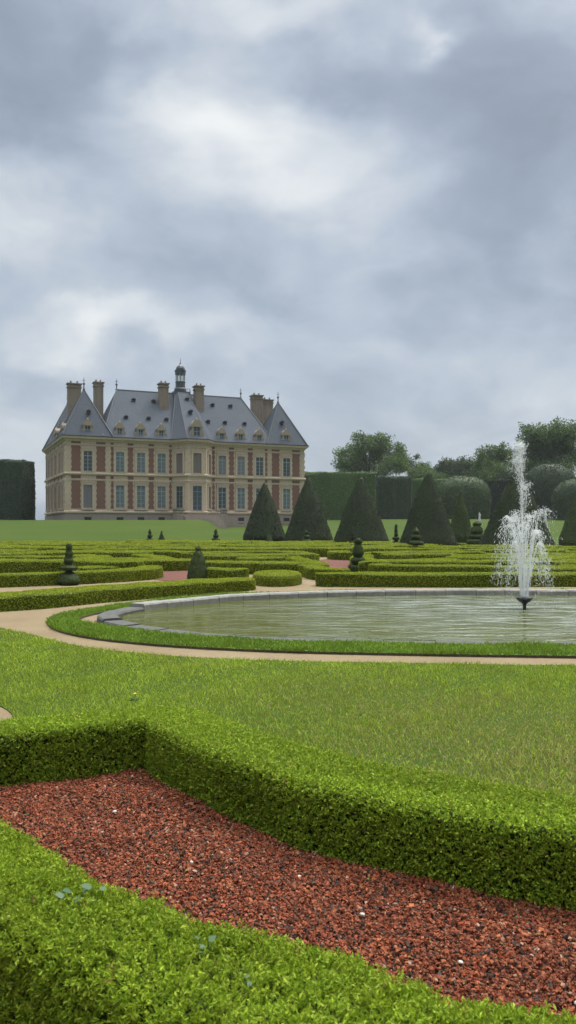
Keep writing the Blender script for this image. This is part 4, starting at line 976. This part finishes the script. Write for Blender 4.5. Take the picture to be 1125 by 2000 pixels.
def finial(u, v, z, s=1.):
    g = Geo(); g.lathe([(.16*s,z-.1),(.2*s,z+.1),(.09*s,z+.25),(.08*s,z+.7*s),(.2*s,z+.85*s),(.16*s,z+1.0*s),(.05*s,z+1.1*s),(.04*s,z+1.75*s),(.01,z+1.85*s)], 10, u, v); g.tube([(u-.25*s,v,z+1.4*s),(u+.25*s,v,z+1.4*s)], [.035,.035], 5); g.build('finial', M['lead'], ch)
for u0 in (0, LEN-PAV):
    pav_roof(u0, 0, 7, 22.1); pav_roof(u0, DEP-7, DEP, 22.4)
    roof('roof', [(u0-e+.02,6.9),(u0+PAV+e-.02,6.9),(u0+PAV+e-.02,DEP-6.9),(u0-e+.02,DEP-6.9)], [(u0+2.6,6.9),(u0+3.8,6.9),(u0+3.8,DEP-6.9),(u0+2.6,DEP-6.9)], z0, 18.3)
g = Geo(); g.tube([(RU0,6.5,ZR+.03),(RU1,6.5,ZR+.03)], [.16,.16], 6)
for a, b in ((mb[0], (RU0,6.4)), (mb[1], (RU1,6.4))): g.tube([(*a, z0+.02), (*b, ZR)], [.12,.12], 6)
g.tube([(15.6,-e,z0+.02),(17.9,5.6,ZR+.1)], [.07,.07], 5); g.tube([(17.4,-2.95,z0+.02),(18.25,5.25,ZR+.12)], [.07,.07], 5); g.tube([(20.7,-2.95,z0+.02),(19.85,5.25,ZR+.12)], [.07,.07], 5)
g.build('ridge_flashing', M['lead'], ch)
finial(RU0, 6.5, ZR, .95); finial(RU1, 6.5, ZR, .95)
# dormers: stone front > pane, roof
def dormer(u, v, z, w, h, depth, rot=0, big=False):
    g = Geo(); j = .32
    g.box(-w/2-j, -w/2, 0, depth, 0, h); g.box(w/2, w/2+j, 0, depth, 0, h); g.box(-w/2-j-.08, w/2+j+.08, -.1, depth, h, h+.28)
    W2 = w/2+j+.05; a = np.linspace(0, math.pi, 13); rise = .75 if not big else 1.0
    arc = [(W2*.86*math.cos(t), h+.281+rise*math.sin(t)) for t in a]
    V = [(x, -.04, z_) for x, z_ in arc]+[(x, depth*.6, z_) for x, z_ in arc]; n = len(arc)
    g.add(V, [(i, i+1, n+i+1, n+i) for i in range(n-1)], [(i+1, i, 0) for i in range(1, n-1)]+[(n, n+i, n+i+1) for i in range(1, n-1)])
    g.lathe([(.14, h+.9+.25*big), (.17, h+1.08+.25*big), (.03, h+1.35+.3*big)], 8, 0, .2)
    for sg in (-1, 1):   # side scrolls
        pts = [(sg*(W2+.0), h*.75), (sg*(W2+.22), h*.55), (sg*(W2+.3), h*.3), (sg*(W2+.5), .22), (sg*(W2+.5), 0), (sg*W2, 0)]
        V = [(x, .02, z_) for x, z_ in pts]+[(x, .4, z_) for x, z_ in pts]; n = 6
        g.add(V, [(i, (i+1) % n, n+(i+1) % n, n+i) for i in range(n)]+[(0,1,2,3),(0,3,4,5)])
    d = g.build('dormer', M['dormer'], ch); d.location = (u, v, z); d.scale = (.86,)*3; d.rotation_euler.z = rot
    f = Geo(); f.box(-w/2, w/2, .16, .2, 0, h-.001); f.build('pane', M['glass_dark'], d)
    f = Geo(); f.box(-w/2, -w/2+.08, .08, .16, 0, h-.002); f.box(w/2-.08, w/2, .08, .16, 0, h-.002); f.box(-.04, .04, .09, .16, 0, h-.002); f.box(-w/2+.08, -.04, .09, .16, h*.6, h*.6+.07); f.box(.04, w/2-.08, .09, .16, h*.6, h*.6+.07); f.build('frame', M['frame'], d)
    f = Geo(); f.box(-W2-.02, W2+.02, .22, depth+1.4, .0, h+.25); f.build('cheek', M['dark_lead'], d)
    return d
for u in UW: dormer(u, .02, z0, .85, 1.55, 1.4)
for u in UP: dormer(u, -.02, z0, .95, 1.75, 1.4)
dormer(19.05, -2.55, z0, 1.25, 2.1, 2.2, 0, True)
for v in (3.5,): dormer(-.02, v, z0, .8, 1.4, 1.4, -math.pi/2)
dormer(-.05, 11, z0, 1.3, 1.5, 1.4, -math.pi/2)
# small roof vents
def vent(u, z, lo=None, sl=(8.12/6.78)):
    v = (z-z0)/sl-e if lo is None else lo
    g = Geo(); g.box(-.42, .42, -.38, .5, -.05, .06); g.box(-.42, -.34, -.3, .4, .06, .34); g.box(.34, .42, -.3, .4, .06, .34)
    a = np.linspace(0, math.pi, 9); arc = [(.5*math.cos(t), .341+.28*math.sin(t)) for t in a]; n = 9
    g.add([(x, -.4, q) for x, q in arc]+[(x, .9, q) for x, q in arc], [(i, i+1, n+i+1, n+i) for i in range(n-1)], [(i+1, i, 0) for i in range(1, n-1)])
    o = g.build('roof_vent', M['lead'], ch); o.location = (u, v, z); o.scale = (.68,.68,.68)
    f = Geo(); f.box(-.339, .339, -.27, .3, .061, .34); f.build('opening', M['dark'], o)
for px in (245, 289, 324, 405, 438, 476): vent(u_at(px, 2.5), 18.0)
for px in (260, 299, 414, 449): vent(u_at(px, 5.0), 21.1)
vent(u_at(172, 1.8), 18.4, 1.3); vent(u_at(548, 1.8), 18.4, 1.3); vent(u_at(373, 1.), 19.3, 1.2); vent(u_at(364, 4.), 21.6, 3.9)
# chimneys
def chimney(u, v, w, d, zt, zb=15.5):
    g = Geo(); g.box(-w/2, w/2, -d/2, d/2, zb, zt-.7); g.box(-w/2-.1, w/2+.1, -d/2-.1, d/2+.1, zt-.7, zt-.5); g.box(-w/2, w/2, -d/2, d/2, zt-.5, zt-.18); g.box(-w/2-.16, w/2+.16, -d/2-.16, d/2+.16, zt-.18, zt)
    for q in (-.3, .3): g.box(q*w-.03, q*w+.03, -d/2-.03, -d/2, zb, zt-.72)
    o = g.build('chimney', M['chimney'], ch); o.location = (u, v, 0)
    for q in (-.25, .25):
        f = Geo(); f.lathe([(.16,zt-.02),(.13,zt+.35),(.15,zt+.4)], 8, q*w, 0, ); f.build('chimney_pot', M['chimney'], o)
chimney(2.6, 9.2, 2.0, 1.1, 23.9); chimney(u_at(191.5, 7.2), 7.2, 1.35, 1.3, 24.0); chimney(u_at(318.5, 4.6), 4.6, 1.35, 1.4, 24.1); chimney(u_at(387.5, 4.6), 4.6, 1.35, 1.4, 24.1)
chimney(u_at(500.5, 7.2), 7.2, 1.7, 1.5, 23.7); chimney(u_at(521, 9.6), 9.6, 1.8, 1.2, 23.5)
# roof lantern
LU, LV = 19.0, 6.5; zl = ZR+.05
lan = Geo(); lan.box(LU-1.35, LU+1.35, LV-1.2, LV+1.2, zl-.6, zl+.3); lan.lathe([(1.0,zl+.3),(.98,zl+.9),(.78,zl+1.15),(.78,zl+2.2),(.85,zl+2.25),(.85,zl+2.35)], 8, LU, LV, rot=R(22.5))
lo = lan.build('lantern', M['dark_lead'], ch); lo.scale.z = .83; lo.location.z = zl*(1-.83)
g = Geo()
for k in range(8):
    a = R(22.5+45*k); x, y = LU+.68*math.cos(a), LV+.68*math.sin(a); g.box(x-.085, x+.085, y-.085, y+.085, zl+2.35, zl+3.7)
g.build('colonnette', M['white_wood'], lo)
g = Geo(); g.lathe([(.70,zl+3.7),(.86,zl+3.75),(.86,zl+4.35),(.95,zl+4.4),(.95,zl+4.6),(.72,zl+4.65),(.74,zl+4.9),(.6,zl+5.3),(.3,zl+5.65),(.12,zl+5.85),(.14,zl+6.0),(.05,zl+6.15),(.03,zl+6.9),(.01,zl+7.0)], 8, LU, LV, rot=R(22.5)); g.build('dome', M['dark_lead'], lo)
g = Geo(); g.tube([(LU-1.3,LV-1.2,zl+.3),(LU-1.3,LV-1.2,zl+.85),(LU+1.3,LV-1.2,zl+.85),(LU+1.3,LV-1.2,zl+.3)], [.05]*4, 5)
for k in range(9): x = LU-1.2+k*.3; g.tube([(x,LV-1.2,zl+.3),(x,LV-1.2,zl+.84)], [.025,.025], 4)
g.build('railing', M['iron'], lo)
# stone perron before the bay: landing, steps, parapets
g = Geo(); g.box(15.2, 23.0, -5.2, -2.75, .2, 3.3)
for k in range(9): g.box(16.2, 21.9, -5.2-.36*(k+1), -5.2-.36*k, .2, 3.1-.22*k)
g.box(22.2, 29.0, -3.2, -.13, .2, 1.9); g.build('steps', M['stone2'], ch)
g = Geo()
for x in (15.3, 22.9):
    g.box(x-.14, x+.14, -5.2, -2.8, 4.0, 4.18)
    for k in range(6): g.lathe([(.09,3.3),(.06,3.4),(.12,3.6),(.05,3.85),(.09,4.0)], 8, x, -5.05+k*.42)
g.box(15.44, 16.3, -5.2, -4.95, 4.0, 4.18); g.box(21.8, 22.76, -5.2, -4.95, 4.0, 4.18)
for x in (15.6, 16.1, 22.0, 22.5): g.lathe([(.09,3.3),(.06,3.4),(.12,3.6),(.05,3.85),(.09,4.0)], 8, x, -5.07)
g.build('balustrade', M['stone2'], ch)

# ------------------------------------------------------------------ thin damp air that veils the far park
g = Geo(); g.box(-440, 440, -80, 500, -1.2, 34)
hm = bpy.data.materials.new('damp_air'); hm.use_nodes = True
ht = hm.node_tree; ht.nodes.remove(ht.nodes['Principled BSDF'])
pv = ht.nodes.new('ShaderNodeVolumePrincipled'); pv.inputs['Color'].default_value = (.88,.93,1,1); pv.inputs['Density'].default_value = HAZE
ht.links.new(pv.outputs[0], ht.nodes['Material Output'].inputs['Volume'])
tag(g.build('haze', hm), 'thin pale air over the park', 'haze', kind='stuff')
